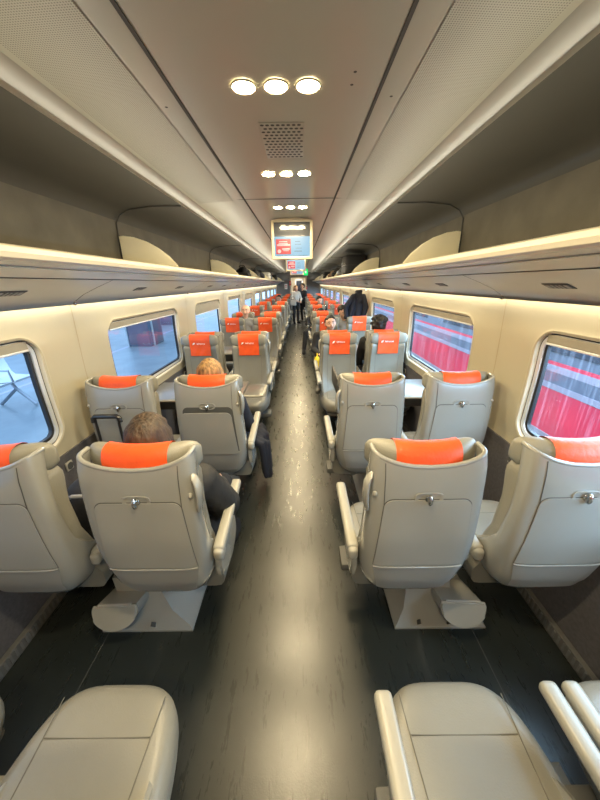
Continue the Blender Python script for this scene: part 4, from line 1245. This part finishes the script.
# ------------------------------------------------------------------ outside, left: platform
pf = MB(); pf.box((-8.9, 12, -.55), (14.4, 60, .8)); struct('platform_floor', pf, M['platform'], label='grey platform paving outside the left windows')
pf = MB(); pf.box((0, 12, -1.2), (60, 80, .1)); struct('trackbed_ground', pf, M['trackbed'])
pf = MB()
for k in range(5): pf.box((-2.45 - .002 * k - k * 3.2, 12, -.1495), (.10 if k else .3, 60, .004))
struct('platform_line', pf, M['trainlav'], label='pale edge lines on the platform')
bw = MB(); bw.box((-16.2, 14, 1.6), (.2, 60, 4.0)); struct('platform_wall', bw, M['kiosk'], label='blue grey wall at the back of the platform')
def bench(x, y, label):
    t = thing('platform_bench', label, 'bench', (x, y, -.15), PI / 2, 'benches on the platform')
    b = MB(); b.box((0, 0, .42), (1.7, .05, .05), .01); part('beam', b, M['steel'], t)
    for k in range(3):
        xx = -.58 + .58 * k
        b = MB(); prof = [(-.26, .50), (-.24, .475), (0, .455), (.20, .47), (.25, .53), (.33, .86), (.35, .87), (.27, .52), (.21, .455), (0, .44), (-.25, .46), (-.275, .50)]
        b.prism(prof, 'x', xx - .25, xx + .25); part('seat', b, M['alu'], t)
    for s in (-1, 1):
        b = MB(); b.tube([(s * .5, 0, .42), (s * .5, -.05, .30), (s * .5, -.30, .02)], .025, 8); b.tube([(s * .5, -.05, .30), (s * .5, .30, .02)], .025, 8); part('leg', b, M['steel'], t)
        b = MB(); b.tube([(s * .30, -.24, .48), (s * .30, -.22, .66), (s * .30, .2, .67), (s * .30, .26, .60)], .016, 8); part('armrest', b, M['steel'], t)
    return t
bench(-4.78, 4.30, 'steel platform bench outside the nearest left window')
t = thing('lift_shaft', 'blue and dark red lift enclosure on the platform outside the second left window', 'kiosk', (-5.25, 10.45, -.15))
b = MB(); b.box((0, 0, 1.7), (.80, .95, 3.4), .02); part('wall', b, M['kiosk'], t)
b = MB(); b.box((.03, -.48, .62), (.66, .03, 1.1)); b.box((.405, .05, .62), (.03, .6, 1.1)); part('lower_panel', b, M['kioskred'], t)
b = MB(); b.box((.41, -.30, 1.5), (.04, .07, 3.0)); b.box((-.37, -.485, 1.5), (.05, .05, 3.0)); part('post', b, M['alu'], t)
b = MB(); b.box((-.04, -.485, 1.55), (.14, .03, .22)); part('sign', b, M['trainlav'], t)
t = thing('ticket_kiosk', 'blue kiosk on the platform outside the third left window', 'kiosk', (-6.8, 16.5, -.15))
b = MB(); b.box((0, 0, 1.3), (1.4, 1.6, 2.6), .02); part('wall', b, M['kiosk'], t); b = MB(); b.box((.71, 0, 1.3), (.03, 1.0, 1.2)); part('panel', b, M['trainlav'], t)
# outside, right: the red train on the next track
t = thing('red_train', 'red train with pale stripes standing outside the right windows', 'train', (2.62, 12, -.9))
def band(nm, z0, z1, m, out=0, y0=-30, y1=34):
    b = MB(); b.box((.10 - out, (y0 + y1) / 2 - 12 + 0, (z0 + z1) / 2 + .9), (.2, y1 - y0, z1 - z0)); return part(nm, b, m, t)
band('skirt', -.7, .20, M['traingrey'], -.02)
band('stripe', .20, .26, M['trainlav'], .004)
band('red_side', .26, .715, M['trainred'])
band('stripe', .715, .77, M['trainlav'], .004)
band('window_band', .77, .885, M['traingrey'])
band('stripe', .885, .95, M['trainlav'], .003)
band('red_stripe', .95, .985, M['trainred'], .002)
band('upper_side', .985, 1.75, M['traingrey'])
band('roof', 1.75, 2.2, M['trainlav'], -.03)
for k in range(-2, 14):
    b = MB(); b.box((-.002, .3 + 2.2 * k - 12, 1.25 + .9), (.012, 1.5, .36), .004); part('window', b, M['trainglass'], t)

# ------------------------------------------------------------------ light
W = bpy.data.worlds.new('sky'); SC.world = W; W.use_nodes = True
bg = W.node_tree.nodes['Background']; bg.inputs['Color'].default_value = (0.42, 0.66, 1.0, 1); bg.inputs['Strength'].default_value = 3.0
def area(name, loc, rot, sx, sy, power, col, spread=PI):
    l = bpy.data.lights.new(name, 'AREA'); l.shape = 'RECTANGLE'; l.size = sx; l.size_y = sy; l.energy = power; l.color = col; l.spread = spread
    o = bpy.data.objects.new(name, l); COL.objects.link(o); o.location = loc; o.rotation_euler = rot
    return o

area('daylight_right', (1.95, 8, 1.55), (0, 1.13, 0), .9, 26, 1300, (.50, .76, 1.0), PI)
area('vestibule_lamp', (0, Y1 + .7, 2.15), (0, 0, 0), .5, .8, 14, (1, .93, .8), PI)  # unseen fill light added to brighten the end doorway
area('track_lamp', (1.75, 10, 2.9), (0, -.45, 0), .3, 40, 900, (.75, .85, 1.0), PI)  # added fill between the tracks, brightens the side of the red train
for s_ in (-1, 1):
    area('rail_uplight', (s_ * .90, 9.3, 1.93), (0, PI - s_ * .10, 0), .05, 22.6, 41, (1.0, .94, .75), PI)  # unseen fill strips added to lift the ceiling and luggage bays
    area('cove_downlight', (s_ * 1.36, 9.3, 1.632), (0, -s_ * .45, 0), .03, 22.6, 23, (1.0, .91, .70), PI)
for y_ in trio_y:
    if y_ < 11: area('spot_beam', (0, y_, CZc - .02), (0, 0, 0), .30, .06, 19, (1.0, .82, .50), PI)
# ------------------------------------------------------------------ camera
cam = bpy.data.cameras.new('camera'); cam.sensor_fit = 'HORIZONTAL'; cam.sensor_width = 36; cam.lens = 18.0; cam.clip_start = .02; cam.clip_end = 200
co = bpy.data.objects.new('camera', cam); COL.objects.link(co)
pitch, roll, yaw = math.radians(21.3), -.014, math.radians(.2)
co.matrix_world = Matrix.Translation((.075, 0, 1.75)) @ Matrix.Rotation(yaw, 4, 'Z') @ Matrix.Rotation(PI / 2 - pitch, 4, 'X') @ Matrix.Rotation(roll, 4, 'Z')
SC.camera = co
SC.view_settings.view_transform = 'Standard'
SC.view_settings.look = 'None'
SC.view_settings.exposure = 0.02
